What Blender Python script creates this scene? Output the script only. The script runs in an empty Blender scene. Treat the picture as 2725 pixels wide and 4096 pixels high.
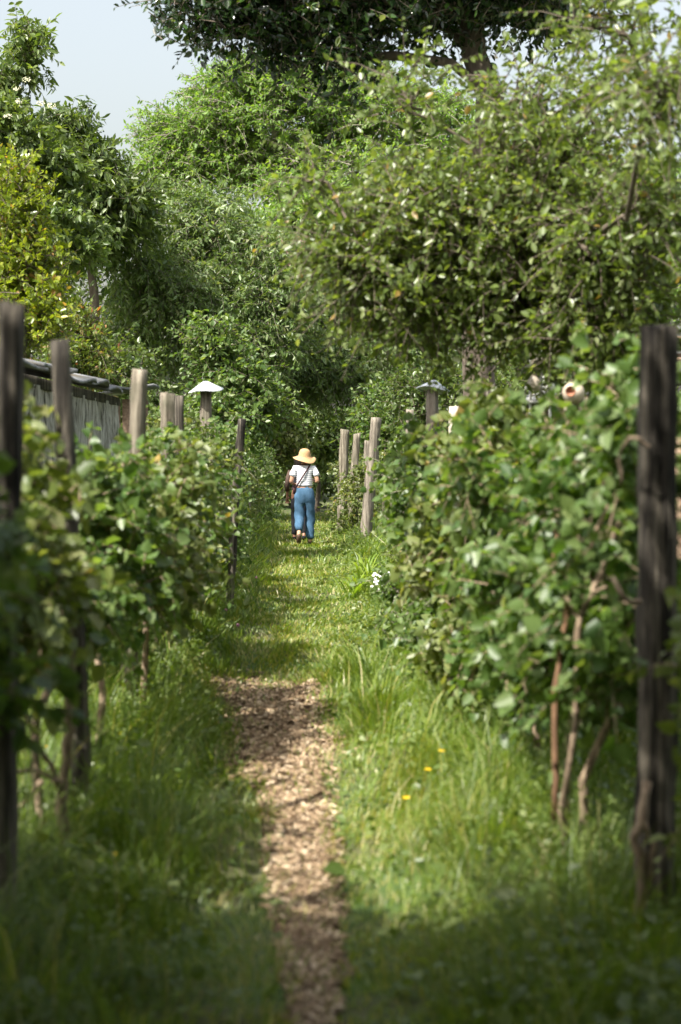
import bpy, math, numpy as np
from mathutils import Vector, Matrix
rng = np.random.default_rng(7)
R = math.radians
scene = bpy.context.scene
col = scene.collection

# ------------------------------------------------------------------ camera
FP = 1024 * 60 / 36.0
cam_d = bpy.data.cameras.new('camera'); cam = bpy.data.objects.new('camera', cam_d); col.objects.link(cam)
cam.location = (0, 0, 1.7)
cam.rotation_euler = (R(90) - math.atan(67 / FP), 0, -math.atan(36.5 / FP))
cam_d.sensor_fit = 'VERTICAL'; cam_d.sensor_height = 36; cam_d.lens = 60
cam_d.clip_end = 3000; cam_d.clip_start = 0.1
cam_d.dof.use_dof = True; cam_d.dof.focus_distance = 30; cam_d.dof.aperture_fstop = 2.4
scene.camera = cam
CM = cam.rotation_euler.to_matrix()

def at(px, py, Y):
    """world point seen at pixel (px, py) of the 681x1024 frame at distance Y down the path"""
    v = CM @ Vector((px - 340.5, -(py - 512), -FP))
    k = Y / v.y
    return np.array([v.x * k, Y, 1.7 + v.z * k])

# ------------------------------------------------------------------ object helpers
def tag(o, label=None, cat=None, group=None, kind=None):
    if label: o['label'] = label
    if cat: o['category'] = cat
    if group: o['group'] = group
    if kind: o['kind'] = kind
    return o

def empty(name, loc, label, cat, group=None):
    o = bpy.data.objects.new(name, None); col.objects.link(o)
    o.location = loc; o.empty_display_size = 0.1
    return tag(o, label, cat, group)

def mesh_np(name, V, F, mat, parent=None, rnd=None, smooth=False, origin=None):
    V = np.asarray(V, dtype=np.float32)
    if parent is not None:
        V = V - np.array(parent.location, dtype=np.float32) if parent.parent is None else V
    elif origin is not None:
        V = V - np.array(origin, dtype=np.float32)
    me = bpy.data.meshes.new(name)
    if isinstance(F, np.ndarray):
        n, k = F.shape
        me.vertices.add(len(V)); me.vertices.foreach_set('co', V.ravel())
        me.loops.add(n * k); me.loops.foreach_set('vertex_index', F.astype(np.int32).ravel())
        me.polygons.add(n); me.polygons.foreach_set('loop_start', np.arange(n, dtype=np.int32) * k)
        me.update(calc_edges=True)
    else:
        me.from_pydata([tuple(map(float, v)) for v in V], [], F); me.update()
    if rnd is not None:
        a = me.attributes.new('rnd', 'FLOAT', 'POINT'); a.data.foreach_set('value', np.asarray(rnd, dtype=np.float32))
    if smooth: me.polygons.foreach_set('use_smooth', np.ones(len(me.polygons), dtype=bool))
    me.materials.append(mat)
    o = bpy.data.objects.new(name, me); col.objects.link(o)
    if parent is not None: o.parent = parent
    elif origin is not None: o.location = origin
    return o

class Acc:
    """collects verts, quads"""
    def __init__(s): s.V = []; s.F = []; s.R = []; s.n = 0
    def add(s, V, F, r=0.5):
        V = np.asarray(V, float); s.V.append(V); s.F.append(np.asarray(F, int) + s.n)
        s.R.append(np.full(len(V), r) if np.isscalar(r) else r); s.n += len(V)
    def get(s): return np.vstack(s.V), np.vstack(s.F), np.concatenate(s.R)
    def build(s, name, mat, parent=None, **k):
        V, F, r = s.get(); return mesh_np(name, V, F, mat, parent, r, **k)

def norm(a): return a / (np.linalg.norm(a, axis=-1, keepdims=True) + 1e-9)

def tube(P, rad, sides=8, cap=True, wob=0.0, rs=None):
    P = np.asarray(P, float); n = len(P); rad = np.broadcast_to(np.asarray(rad, float), (n,))
    T = norm(np.gradient(P, axis=0))
    ref = np.array([0, 0, 1.0]) if abs(T[:, 2]).mean() < .8 else np.array([1.0, 0, 0])
    A = norm(np.cross(T, ref)); B = np.cross(T, A)
    th = np.arange(sides) * 2 * math.pi / sides
    rr = rad[:, None] * np.ones((n, sides))
    if wob:
        g = rs or rng
        rr = rr * (1 + wob * g.normal(size=(1, sides)) + .35 * wob * g.normal(size=(n, sides)))
    V = P[:, None] + rr[..., None] * (np.cos(th)[None, :, None] * A[:, None] + np.sin(th)[None, :, None] * B[:, None])
    V = V.reshape(-1, 3)
    i, j = np.meshgrid(np.arange(n - 1), np.arange(sides), indexing='ij'); j2 = (j + 1) % sides
    F = np.stack([i * sides + j, i * sides + j2, (i + 1) * sides + j2, (i + 1) * sides + j], -1).reshape(-1, 4)
    if cap:
        V = np.vstack([V, P[:1], P[-1:]]); a = n * sides; jj = np.arange(0, sides, 2)
        # capped with quads made of pairs of sides
        F = np.vstack([F, np.stack([np.full(len(jj), a), (jj + 2) % sides, (jj + 1) % sides, jj], -1),
                       np.stack([np.full(len(jj), a + 1), (n - 1) * sides + jj, (n - 1) * sides + (jj + 1) % sides, (n - 1) * sides + (jj + 2) % sides], -1)])
    return V, F

def box(c, s, rot=None):
    c = np.array(c, float); h = np.array(s, float) / 2
    V = np.array([[x, y, z] for x in (-1, 1) for y in (-1, 1) for z in (-1, 1)], float) * h
    if rot is not None: V = V @ np.array(rot).T
    F = [[0, 1, 3, 2], [4, 6, 7, 5], [0, 4, 5, 1], [2, 3, 7, 6], [0, 2, 6, 4], [1, 5, 7, 3]]
    return V + c, F

def lathe(prof, c, seg=20, rot=None, wav=None):
    """prof: list of (r, z); quads only"""
    th = np.arange(seg) * 2 * math.pi / seg
    V = []
    for r, z in prof:
        dz = wav(th, r) if wav else 0
        V.append(np.stack([r * np.cos(th), r * np.sin(th), z + dz + 0 * th], -1))
    n = len(prof); V = np.vstack(V)
    if rot is not None: V = V @ np.array(rot).T
    i, j = np.meshgrid(np.arange(n - 1), np.arange(seg), indexing='ij'); j2 = (j + 1) % seg
    F = np.stack([i * seg + j, i * seg + j2, (i + 1) * seg + j2, (i + 1) * seg + j], -1).reshape(-1, 4)
    return V + np.array(c), F

# ------------------------------------------------------------------ materials
def newmat(name):
    m = bpy.data.materials.new(name); m.use_nodes = True
    nt = m.node_tree; nt.nodes.clear()
    return m, nt, nt.nodes, nt.links

def ramp(N, cols):
    r = N.new('ShaderNodeValToRGB'); e = r.color_ramp.elements
    while len(e) < len(cols): e.new(.5)
    for k, (p, c) in enumerate(cols): e[k].position = p; e[k].color = (*c, 1)
    return r

def leaf_mat(name, cols, trans=.35, rough=.42, spec=.5, tcol=(1.9, 1.9, .6), warm=1.2):
    if 'chip' not in name: cols = [(p, (c[0] * (warm if c[0] < c[1] else 1), c[1], c[2])) for p, c in cols]
    m, nt, N, L = newmat(name)
    at_ = N.new('ShaderNodeAttribute'); at_.attribute_name = 'rnd'
    r = ramp(N, cols); L.new(at_.outputs['Fac'], r.inputs[0])
    p = N.new('ShaderNodeBsdfPrincipled'); p.inputs['Roughness'].default_value = rough
    p.inputs['Specular IOR Level'].default_value = spec
    L.new(r.outputs[0], p.inputs['Base Color'])
    mul = N.new('ShaderNodeMix'); mul.data_type = 'RGBA'; mul.blend_type = 'MULTIPLY'; mul.inputs[0].default_value = 1
    mul.clamp_result = True
    L.new(r.outputs[0], mul.inputs[6]); mul.inputs[7].default_value = (*tcol, 1)
    t = N.new('ShaderNodeBsdfTranslucent'); L.new(mul.outputs[2], t.inputs[0])
    mx = N.new('ShaderNodeMixShader'); mx.inputs[0].default_value = trans + .04
    L.new(p.outputs[0], mx.inputs[1]); L.new(t.outputs[0], mx.inputs[2])
    o = N.new('ShaderNodeOutputMaterial'); L.new(mx.outputs[0], o.inputs[0])
    return m

def noise_mat(name, cols, scale=(1, 1, 1), nscale=8, rough=.85, bump=.3, detail=6, bdist=.02, spec=.3, second=None, coord='Object'):
    m, nt, N, L = newmat(name)
    tc = N.new('ShaderNodeTexCoord'); mp = N.new('ShaderNodeMapping'); mp.inputs['Scale'].default_value = scale
    L.new(tc.outputs[coord], mp.inputs[0])
    no = N.new('ShaderNodeTexNoise'); no.inputs['Scale'].default_value = nscale; no.inputs['Detail'].default_value = detail
    no.inputs['Roughness'].default_value = .65
    L.new(mp.outputs[0], no.inputs[0])
    r = ramp(N, cols); L.new(no.outputs[0], r.inputs[0])
    out = r.outputs[0]
    if second:
        n2 = N.new('ShaderNodeTexNoise'); n2.inputs['Scale'].default_value = second[0]; n2.inputs['Detail'].default_value = 4
        L.new(tc.outputs[coord], n2.inputs[0])
        r2 = ramp(N, [(second[2], (0, 0, 0)), (second[3], (1, 1, 1))]); L.new(n2.outputs[0], r2.inputs[0])
        mx = N.new('ShaderNodeMix'); mx.data_type = 'RGBA'
        L.new(r2.outputs[0], mx.inputs[0]); L.new(out, mx.inputs[6]); mx.inputs[7].default_value = (*second[1], 1)
        out = mx.outputs[2]
    p = N.new('ShaderNodeBsdfPrincipled'); p.inputs['Roughness'].default_value = rough
    p.inputs['Specular IOR Level'].default_value = spec
    L.new(out, p.inputs['Base Color'])
    if bump:
        b = N.new('ShaderNodeBump'); b.inputs['Strength'].default_value = bump; b.inputs['Distance'].default_value = bdist
        L.new(no.outputs[0], b.inputs['Height']); L.new(b.outputs[0], p.inputs['Normal'])
    o = N.new('ShaderNodeOutputMaterial'); L.new(p.outputs[0], o.inputs[0])
    return m

M = {}
M['vine'] = leaf_mat('vine_leaf', [(0, (.05, .095, .022)), (.45, (.10, .155, .04)), (.8, (.145, .205, .07)), (.97, (.21, .265, .11)), (1, (.34, .24, .08))], .33, .42, .5)
M['vine2'] = leaf_mat('broad_leaf', [(0, (.04, .095, .022)), (.5, (.085, .155, .04)), (.9, (.14, .215, .075)), (1, (.20, .265, .11))], .36, .42, .5, warm=1.12)
M['apple'] = leaf_mat('apple_leaf', [(0, (.07, .11, .026)), (.5, (.12, .17, .042)), (.85, (.17, .22, .07)), (.985, (.23, .265, .12)), (1, (.30, .20, .06))], .40, .36, .6, warm=1.02)
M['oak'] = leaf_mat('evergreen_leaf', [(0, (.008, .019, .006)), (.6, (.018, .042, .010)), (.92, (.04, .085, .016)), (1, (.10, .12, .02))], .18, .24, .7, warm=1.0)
M['bright'] = leaf_mat('bright_leaf', [(0, (.07, .155, .032)), (.5, (.13, .24, .052)), (1, (.20, .31, .085))], .40, .5, .4, warm=1.1)
M['willow'] = leaf_mat('greyish_leaf', [(0, (.06, .11, .03)), (.5, (.115, .185, .058)), (.9, (.18, .245, .105)), (1, (.23, .25, .14))], .32, .38, .55, warm=1.05)
M['dark'] = leaf_mat('dark_leaf', [(0, (.035, .075, .02)), (.6, (.07, .125, .032)), (1, (.12, .19, .055))], .30, .38, .5)
M['yellow'] = leaf_mat('yellow_leaf', [(0, (.07, .13, .013)), (.6, (.16, .235, .022)), (.88, (.22, .28, .035)), (.96, (.30, .19, .06)), (1, (.36, .20, .09))], .38, .3, .6, warm=1.15)
M['red'] = leaf_mat('reddish_leaf', [(0, (.07, .12, .03)), (.7, (.14, .19, .05)), (.9, (.24, .16, .07)), (1, (.36, .10, .06))], .35, .38, .5, warm=1.05)
M['elder'] = leaf_mat('elder_leaf', [(0, (.06, .12, .03)), (.6, (.10, .17, .05)), (1, (.15, .22, .09))], .36, .42, .45)
M['weed'] = leaf_mat('weed_leaf', [(0, (.05, .10, .02)), (.5, (.095, .165, .04)), (1, (.155, .23, .075))], .36, .42, .5)
M['grass'] = leaf_mat('grass_blade', [(0, (.046, .10, .014)), (.4, (.105, .19, .027)), (.78, (.195, .275, .052)), (.93, (.30, .31, .11)), (1, (.45, .40, .24))], .36, .42, .5, tcol=(1.8, 1.85, .6), warm=1.15)
M['long'] = leaf_mat('long_leaf', [(0, (.12, .24, .03)), (1, (.22, .34, .06))], .4, .35, .5)
M['bark'] = noise_mat('bark', [(.3, (.05, .038, .028)), (.7, (.16, .13, .10))], (1, 1, .25), 14, .9, .6)
M['greybark'] = noise_mat('grey_bark', [(.3, (.13, .11, .085)), (.7, (.30, .27, .22))], (1, 1, .25), 14, .85, .5)
M['vinebark'] = noise_mat('vine_bark', [(.36, (.12, .08, .052)), (.62, (.38, .29, .20))], (3, 3, .5), 20, .85, .5)
M['redbark'] = noise_mat('reddish_bark', [(.36, (.11, .06, .035)), (.62, (.30, .175, .10))], (3, 3, .5), 16, .85, .5)
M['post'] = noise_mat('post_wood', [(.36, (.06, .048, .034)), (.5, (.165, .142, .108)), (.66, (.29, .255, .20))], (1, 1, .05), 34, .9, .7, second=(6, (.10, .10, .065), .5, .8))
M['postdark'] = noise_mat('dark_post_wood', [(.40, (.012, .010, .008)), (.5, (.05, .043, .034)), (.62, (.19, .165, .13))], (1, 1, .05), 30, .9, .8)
M['postpale'] = noise_mat('pale_wood', [(.3, (.30, .26, .20)), (.7, (.62, .56, .47))], (1, 1, .08), 30, .85, .6)
M['pinkpost'] = noise_mat('pinkish_wood', [(.36, (.085, .072, .056)), (.62, (.27, .235, .19))], (1, 1, .05), 30, .9, .6)
M['tin'] = noise_mat('cap_tin', [(.35, (.42, .45, .48)), (.7, (.66, .69, .72))], (1, 1, 1), 14, .45, .15, spec=.5, second=(22, (.16, .17, .16), .62, .7))
M['roofsheet'] = noise_mat('roof_sheet', [(.3, (.10, .105, .11)), (.55, (.22, .225, .23)), (.75, (.40, .41, .42))], (1, 1, 1), 5, .75, .4, second=(3, (.12, .10, .07), .5, .75))
M['render'] = noise_mat('rough_plaster', [(.34, (.05, .045, .035)), (.44, (.28, .265, .22)), (.6, (.58, .56, .49)), (.8, (.72, .70, .63))], (1, 1, .3), 9, .95, .9, detail=8, bdist=.05, second=(1.6, (.22, .22, .12), .62, .8))
M['board'] = noise_mat('rough_board', [(.3, (.12, .075, .05)), (.7, (.36, .26, .18))], (1, .1, 1), 20, .9, .5)
M['white'] = noise_mat('white_paint', [(.3, (.58, .57, .54)), (.7, (.78, .77, .74))], (1, 1, 1), 10, .6, .1)
M['cream'] = noise_mat('cream_ceramic', [(.3, (.30, .24, .17)), (.7, (.60, .52, .42))], (1, 1, 1), 9, .35, .1, spec=.5)
M['clay'] = noise_mat('terracotta', [(.3, (.20, .085, .05)), (.7, (.32, .15, .09))], (1, 1, 1), 9, .7, .1)
M['soil'] = noise_mat('ground_soil', [(.3, (.045, .05, .02)), (.5, (.08, .085, .035)), (.7, (.13, .115, .06))], (1, 1, 1), 7, .95, .8, detail=10, bdist=.03, second=(1.2, (.06, .10, .025), .45, .6))
M['pathsoil'] = noise_mat('path_soil', [(.3, (.08, .055, .035)), (.5, (.15, .105, .07)), (.7, (.24, .175, .125))], (1, 1, 1), 26, .95, .8, detail=10, bdist=.02)
M['chip'] = leaf_mat('wood_chip', [(0, (.08, .05, .03)), (.4, (.20, .135, .08)), (.8, (.37, .27, .17)), (1, (.60, .48, .34))], .02, .8, .2, (1, 1, 1))
M['skin'] = noise_mat('skin', [(.3, (.44, .24, .16)), (.7, (.50, .29, .20))], (1, 1, 1), 12, .5, 0)
M['skin2'] = noise_mat('tanned_skin', [(.3, (.26, .13, .085)), (.7, (.31, .165, .11))], (1, 1, 1), 12, .5, 0)
M['straw'] = noise_mat('straw', [(.3, (.38, .23, .11)), (.7, (.50, .32, .17))], (1, 1, 4), 40, .8, .4, bdist=.004)
M['denim'] = noise_mat('blue_linen', [(.3, (.03, .078, .14)), (.7, (.062, .13, .215))], (1, 1, .4), 9, .9, .7, bdist=.03)
M['black'] = noise_mat('black_cloth', [(.3, (.010, .010, .012)), (.7, (.022, .022, .028))], (1, 1, 1), 9, .9, .3)
M['maroon'] = noise_mat('dark_strap', [(.3, (.035, .012, .014)), (.7, (.06, .022, .024))], (1, 1, 1), 9, .7, 0)
M['brown'] = noise_mat('brown_cloth', [(.3, (.045, .028, .022)), (.7, (.10, .065, .05))], (1, 1, 1), 14, .9, .3)
M['hair'] = noise_mat('auburn_hair', [(.3, (.14, .05, .025)), (.7, (.28, .11, .05))], (6, 6, 1), 12, .5, .3)
M['darkhair'] = noise_mat('dark_hair', [(.3, (.012, .009, .008)), (.7, (.03, .022, .018))], (6, 6, 1), 12, .4, .3)
M['shoe'] = noise_mat('brown_shoe', [(.3, (.05, .03, .022)), (.7, (.10, .06, .04))], (1, 1, 1), 12, .6, .1)
M['petalw'] = noise_mat('white_petal', [(.3, (.75, .73, .74)), (.7, (.85, .84, .84))], (1, 1, 1), 12, .6, 0)
M['petaly'] = noise_mat('yellow_petal', [(.3, (.80, .50, .01)), (.7, (.85, .60, .02))], (1, 1, 1), 12, .4, 0)
M['petalp'] = noise_mat('pink_petal', [(.3, (.42, .16, .28)), (.7, (.55, .28, .38))], (1, 1, 1), 12, .6, 0)
M['creamfl'] = noise_mat('cream_petal', [(.3, (.46, .45, .30)), (.7, (.58, .56, .40))], (1, 1, 1), 12, .7, 0)
M['stem'] = noise_mat('green_stem', [(.3, (.07, .13, .03)), (.7, (.12, .2, .05))], (1, 1, 1), 12, .6, 0)
M['grape'] = noise_mat('grape', [(.3, (.14, .26, .03)), (.7, (.22, .36, .06))], (1, 1, 1), 30, .35, 0)
M['blue'] = noise_mat('pale_blue_plastic', [(.3, (.22, .28, .38)), (.7, (.30, .37, .48))], (1, 1, 1), 12, .5, .1)

def striped():
    m, nt, N, L = newmat('striped_jersey')
    tc = N.new('ShaderNodeTexCoord'); sp = N.new('ShaderNodeSeparateXYZ'); L.new(tc.outputs['Object'], sp.inputs[0])
    nz = N.new('ShaderNodeTexNoise'); nz.inputs['Scale'].default_value = 7; L.new(tc.outputs['Object'], nz.inputs[0])
    ad = N.new('ShaderNodeMath'); ad.operation = 'MULTIPLY_ADD'; L.new(nz.outputs[0], ad.inputs[0]); ad.inputs[1].default_value = .02; L.new(sp.outputs[2], ad.inputs[2])
    mu = N.new('ShaderNodeMath'); mu.operation = 'MULTIPLY'; mu.inputs[1].default_value = 1 / .034; L.new(ad.outputs[0], mu.inputs[0])
    fr = N.new('ShaderNodeMath'); fr.operation = 'FRACT'; L.new(mu.outputs[0], fr.inputs[0])
    lt = N.new('ShaderNodeMath'); lt.operation = 'LESS_THAN'; lt.inputs[1].default_value = .26; L.new(fr.outputs[0], lt.inputs[0])
    mx = N.new('ShaderNodeMix'); mx.data_type = 'RGBA'; L.new(lt.outputs[0], mx.inputs[0])
    mx.inputs[6].default_value = (.74, .74, .76, 1); mx.inputs[7].default_value = (.24, .27, .36, 1)
    p = N.new('ShaderNodeBsdfPrincipled'); p.inputs['Roughness'].default_value = .9; L.new(mx.outputs[2], p.inputs[0])
    b = N.new('ShaderNodeBump'); b.inputs['Strength'].default_value = .5; b.inputs['Distance'].default_value = .02; L.new(nz.outputs[0], b.inputs['Height']); L.new(b.outputs[0], p.inputs['Normal'])
    o = N.new('ShaderNodeOutputMaterial'); L.new(p.outputs[0], o.inputs[0]); return m
M['stripe'] = striped()

def tiles():
    m, nt, N, L = newmat('red_roof_tile')
    tc = N.new('ShaderNodeTexCoord'); mp = N.new('ShaderNodeMapping'); L.new(tc.outputs['Object'], mp.inputs[0])
    mp.inputs['Rotation'].default_value = (0, 0, 0)
    br = N.new('ShaderNodeTexBrick'); br.inputs['Scale'].default_value = 1; br.inputs['Brick Width'].default_value = .22; br.inputs['Row Height'].default_value = .2
    br.inputs['Mortar Size'].default_value = .02; br.inputs['Color1'].default_value = (.20, .085, .06, 1); br.inputs['Color2'].default_value = (.15, .065, .05, 1); br.inputs['Mortar'].default_value = (.06, .025, .02, 1)
    L.new(mp.outputs[0], br.inputs[0])
    p = N.new('ShaderNodeBsdfPrincipled'); p.inputs['Roughness'].default_value = .85; L.new(br.outputs[0], p.inputs[0])
    o = N.new('ShaderNodeOutputMaterial'); L.new(p.outputs[0], o.inputs[0]); return m
M['tile'] = tiles()

# ------------------------------------------------------------------ foliage
LEAF = np.array([(0, 0, 0), (.40, .28, .10), (.40, .62, .08), (0, 1, -.14), (-.40, .62, .08), (-.40, .28, .10)])
LF = np.array([[0, 1, 2, 3], [0, 3, 4, 5]])
HEART = np.array([(0, 0, 0), (.52, .14, .10), (.44, .60, .12), (0, 1, -.18), (-.44, .60, .12), (-.52, .14, .10)])

def leaves(P, D, Nn, Ln, Wd, tmpl=LEAF):
    D = norm(D); Nn = norm(Nn - (Nn * D).sum(-1, keepdims=True) * D); S = np.cross(D, Nn)
    t = tmpl; n = len(P)
    V = (P[:, None] + (Ln[:, None] * t[:, 1])[..., None] * D[:, None] + (Wd[:, None] * t[:, 0])[..., None] * S[:, None]
         + (Wd[:, None] * t[:, 2])[..., None] * Nn[:, None])
    F = (np.arange(n)[:, None, None] * len(t) + LF[None]).reshape(-1, 4)
    return V.reshape(-1, 3), F

def sprays(C, g, twigs=7, tlen=.4, nleaf=10, L=.07, W=.04, droop=.3, up=.3, out=None, outk=.6, spread=.1, lup=.8, ldroop=.3, flat=1.0, tmpl=LEAF, lvar=.3, crnd=None, twr=.003):
    """leafy twigs springing from every cluster centre C; returns leaf arrays and twig arrays"""
    n = len(C) * twigs
    base = np.repeat(C, twigs, 0) + g.normal(size=(n, 3)) * spread * np.array([1, 1, flat])
    d = g.normal(size=(n, 3)) * np.array([1, 1, flat])
    d = norm(d)
    if out is not None: d = d + outk * np.repeat(out, twigs, 0)
    d[:, 2] += up
    d = norm(d); ln = tlen * g.uniform(.5, 1.25, n)
    cr = np.repeat(g.normal(size=len(C)) * .12 if crnd is None else crnd, twigs)
    t = (np.arange(nleaf) + .7) / nleaf
    t = t[None] + g.normal(size=(n, nleaf)) * .03
    g_ = np.array([0, 0, -1.0])
    P = base[:, None] + d[:, None] * (ln[:, None] * t)[..., None] + g_ * (droop * ln[:, None] * t ** 2)[..., None]
    tang = norm(d[:, None] + g_ * (2 * droop * t)[..., None])
    side = g.normal(size=(n, nleaf, 3)); side -= (side * tang).sum(-1, keepdims=True) * tang; side = norm(side)
    D = tang * .55 + side * .9; D[..., 2] -= ldroop
    Nn = g.normal(size=(n, nleaf, 3)) * .55; Nn[..., 2] += lup
    P = P.reshape(-1, 3); D = D.reshape(-1, 3); Nn = Nn.reshape(-1, 3); m = len(P)
    s = np.exp(np.clip(g.normal(size=m), -2, 1.35) * lvar)
    V, F = leaves(P, D, Nn, L * s, W * s * g.uniform(.8, 1.2, m), tmpl)
    r = np.clip(g.uniform(0, 1, m) * .75 + .13 + np.repeat(cr, nleaf), 0, 1)
    r = np.where(g.uniform(0, 1, m) < .007, 1.0, np.minimum(r, .97))
    r = np.repeat(r, len(tmpl))
    # twig ribs: 3-sided, 3 rings
    tt = np.array([0, .5, 1.0])
    Q = base[:, None] + d[:, None] * (ln[:, None] * tt)[..., None] + g_ * (droop * ln[:, None] * tt ** 2)[..., None]
    A = norm(np.cross(d, np.array([.3, .2, 1.0]))); B = np.cross(d, A)
    th = np.arange(3) * 2.0944
    rad = twr * np.array([1.6, 1.1, .5])
    TV = Q[:, :, None] + rad[None, :, None, None] * (np.cos(th)[None, None, :, None] * A[:, None, None] + np.sin(th)[None, None, :, None] * B[:, None, None])
    fb = []
    for i in range(2):
        for j in range(3):
            k = (j + 1) % 3; fb.append([i * 3 + j, i * 3 + k, (i + 1) * 3 + k, (i + 1) * 3 + j])
    TF = (np.arange(n)[:, None, None] * 9 + np.array(fb)[None]).reshape(-1, 4)
    return (V, F, r), (TV.reshape(-1, 3), TF)

def skeleton(trunks, C, g, rt=.006, jit=.06, pw=.45, rmax=None, k=3, lenw=.35):
    """join every cluster centre to the trunk by branches; thickness grows with what hangs on it"""
    pos = []; par = []; plen = []; cnt = []; rfix = []
    lines = []
    for tp, r0, r1 in trunks:
        prev = -1; idx = []
        for a, p in enumerate(tp):
            pos.append(np.array(p, float)); par.append(prev); plen.append(0.0); cnt.append(0)
            rfix.append(r0 + (r1 - r0) * a / (len(tp) - 1)); prev = len(pos) - 1; idx.append(prev)
        lines.append(idx)
    top = np.mean([t[0][-1] for t in trunks], 0)
    order = np.argsort(np.linalg.norm(C - top, axis=1))
    for ci in order:
        c = C[ci]; Pm = np.array(pos)
        dd = np.linalg.norm(Pm - c, axis=1); cost = dd + lenw * np.array(plen) + 1.2 * np.maximum(0, Pm[:, 2] - c[2] + .1)
        skip = [l[0] for l in lines[:len(trunks)]]
        cost[skip] += 5
        b = int(np.argmin(cost)); a0 = Pm[b]; L_ = dd[b]; prev = b; idx = [b]
        for s in range(1, k + 1):
            f = s / k
            p = a0 + (c - a0) * f + (g.normal(size=3) * jit * L_ * (1 if s < k else 0)) + np.array([0, 0, .12 * L_ * math.sin(math.pi * f)])
            pos.append(p); par.append(prev); plen.append(plen[prev] + L_ / k); cnt.append(0); rfix.append(0); prev = len(pos) - 1; idx.append(prev)
        cnt[prev] = 1; lines.append(idx)
    for i in range(len(pos) - 1, -1, -1):
        if par[i] >= 0: cnt[par[i]] += cnt[i]
    rad = [max(rfix[i], 0) if rfix[i] > 0 else rt * max(cnt[i], 1) ** pw for i in range(len(pos))]
    if rmax: rad = [min(r, rmax) if rfix[i] == 0 else r for i, r in enumerate(rad)]
    rid = []
    for i in range(len(pos)): rid.append(rid[par[i]] if par[i] >= 0 else len([1 for q in range(i) if par[q] < 0]))
    acc = Acc(); xt = [Acc() for _ in trunks[1:]]
    for q, idx in enumerate(lines):
        P = np.array([pos[i] for i in idx]); rr = np.array([rad[i] for i in idx])
        if q >= len(trunks): rr[0] = min(rr[0], rr[1] * 1.15)
        V, F = tube(P, rr, 8 if q < len(trunks) else 5, cap=False, wob=.08 if q < len(trunks) else 0, rs=g)
        k_ = rid[idx[0]]
        (acc if k_ == 0 else xt[k_ - 1]).add(V, F)
    return acc, xt

def env_points(envs, g, shrink=0.0):
    C = []; O = []
    for e in envs:
        if e[0] == 'p':      # ellipsoid placed by sight line: px, py, Y, rx px, ry px, depth m, n
            _, px, py, Y, rx, ry, rd, n = e; c = at(px, py, Y); rr = np.array([rx * Y / FP, rd, ry * Y / FP]); rr = np.maximum(rr - shrink, rr * .35)
        else:                # ellipsoid / box in metres
            _, x, y, z, a, b, c_, n = e; c = np.array([x, y, z]); rr = np.array([a, b, c_])
        if e[0] == 'b':
            u = g.uniform(-1, 1, (n, 3))
        else:
            u = norm(g.normal(size=(n, 3))) * (g.uniform(0.12, 1, (n, 1)) ** .42)
        C.append(c + u * rr); O.append(norm(u * np.array([1, 1, 1])))
    return np.vstack(C), np.vstack(O)

def plant(name, label, cat, base, trunks, envs, leaf, bark, lp, seed, group=None, sk={}, shell=True):
    g = np.random.default_rng(seed)
    C, O = env_points(envs, g, .62 * lp['tlen'])
    root = empty(name, tuple(base), label, cat, group)
    acc, xt = skeleton(trunks, C, g, **sk)
    lp = dict(lp); (V, F, r), (TV, TF) = sprays(C, g, out=O, **lp)
    acc.add(TV, TF)
    acc.build('trunk', bark, root, smooth=True)
    for a2 in xt:
        a2.build('trunk', bark, root, smooth=True)
    mesh_np('crown' if cat == 'tree' else 'foliage', V, F, leaf, root, r)
    return root

def tline(pts, n=7, g=None, j=.02):
    pts = np.array(pts, float); t = np.linspace(0, len(pts) - 1, n)
    P = np.stack([np.interp(t, np.arange(len(pts)), pts[:, k]) for k in range(3)], -1)
    if j: P[1:-1, :2] += rng.normal(size=(n - 2, 2)) * j
    return P

def tree(name, label, base, top, r0, envs, leaf, bark, lp, seed, group=None, mid=None, sk={}, cat='tree', multi=1, r1=None):
    b = np.array([base[0], base[1], -.05]); t = np.array(top, float)
    trunks = []
    for k in range(multi):
        off = np.array([.25 * k * (-1) ** k, .1 * k, 0]); pts = [b + off * .05]
        if mid is not None: pts.append(np.array(mid) + off)
        pts.append(t + off * 3)
        trunks.append((tline(pts, 8, j=r0 * .4), r0 / math.sqrt(multi), (r1 or r0 * .45) / math.sqrt(multi)))
    return plant(name, label, cat, (b[0], b[1], 0), trunks, envs, M[leaf], M[bark], lp, seed, group, sk)

# ------------------------------------------------------------------ ground and path
def gz(x, y):
    x = np.asarray(x, float); y = np.asarray(y, float)
    f = np.exp(-((y - 18) / 26) ** 4) * np.exp(-(x / 6) ** 4)
    bank = .05 * np.clip(np.abs(x - .05) - .45, 0, .8)
    return f * (.022 * np.sin(1.7 * x + .6 * y) + .018 * np.sin(2.9 * y + 1.1 * x) + .012 * np.sin(5.3 * x - 2.1 * y) + bank)

gx = np.unique(np.concatenate([np.linspace(-6, 6, 121), [-600, -250, -100, -50, -25, -12, 12, 25, 50, 100, 250, 600]]))
gy = np.unique(np.concatenate([np.linspace(-4, 46, 251), [-300, -100, -40, -15, 60, 80, 120, 200, 400, 900]]))
X, Y = np.meshgrid(gx, gy, indexing='ij'); Z = gz(X, Y)
ii, jj = np.meshgrid(np.arange(len(gx) - 1), np.arange(len(gy) - 1), indexing='ij'); ny = len(gy)
o = mesh_np('ground', np.stack([X, Y, Z], -1).reshape(-1, 3), np.stack([ii * ny + jj, (ii + 1) * ny + jj, (ii + 1) * ny + jj + 1, ii * ny + jj + 1], -1).reshape(-1, 4), M['soil'], smooth=True)
tag(o, kind='structure')

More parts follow.
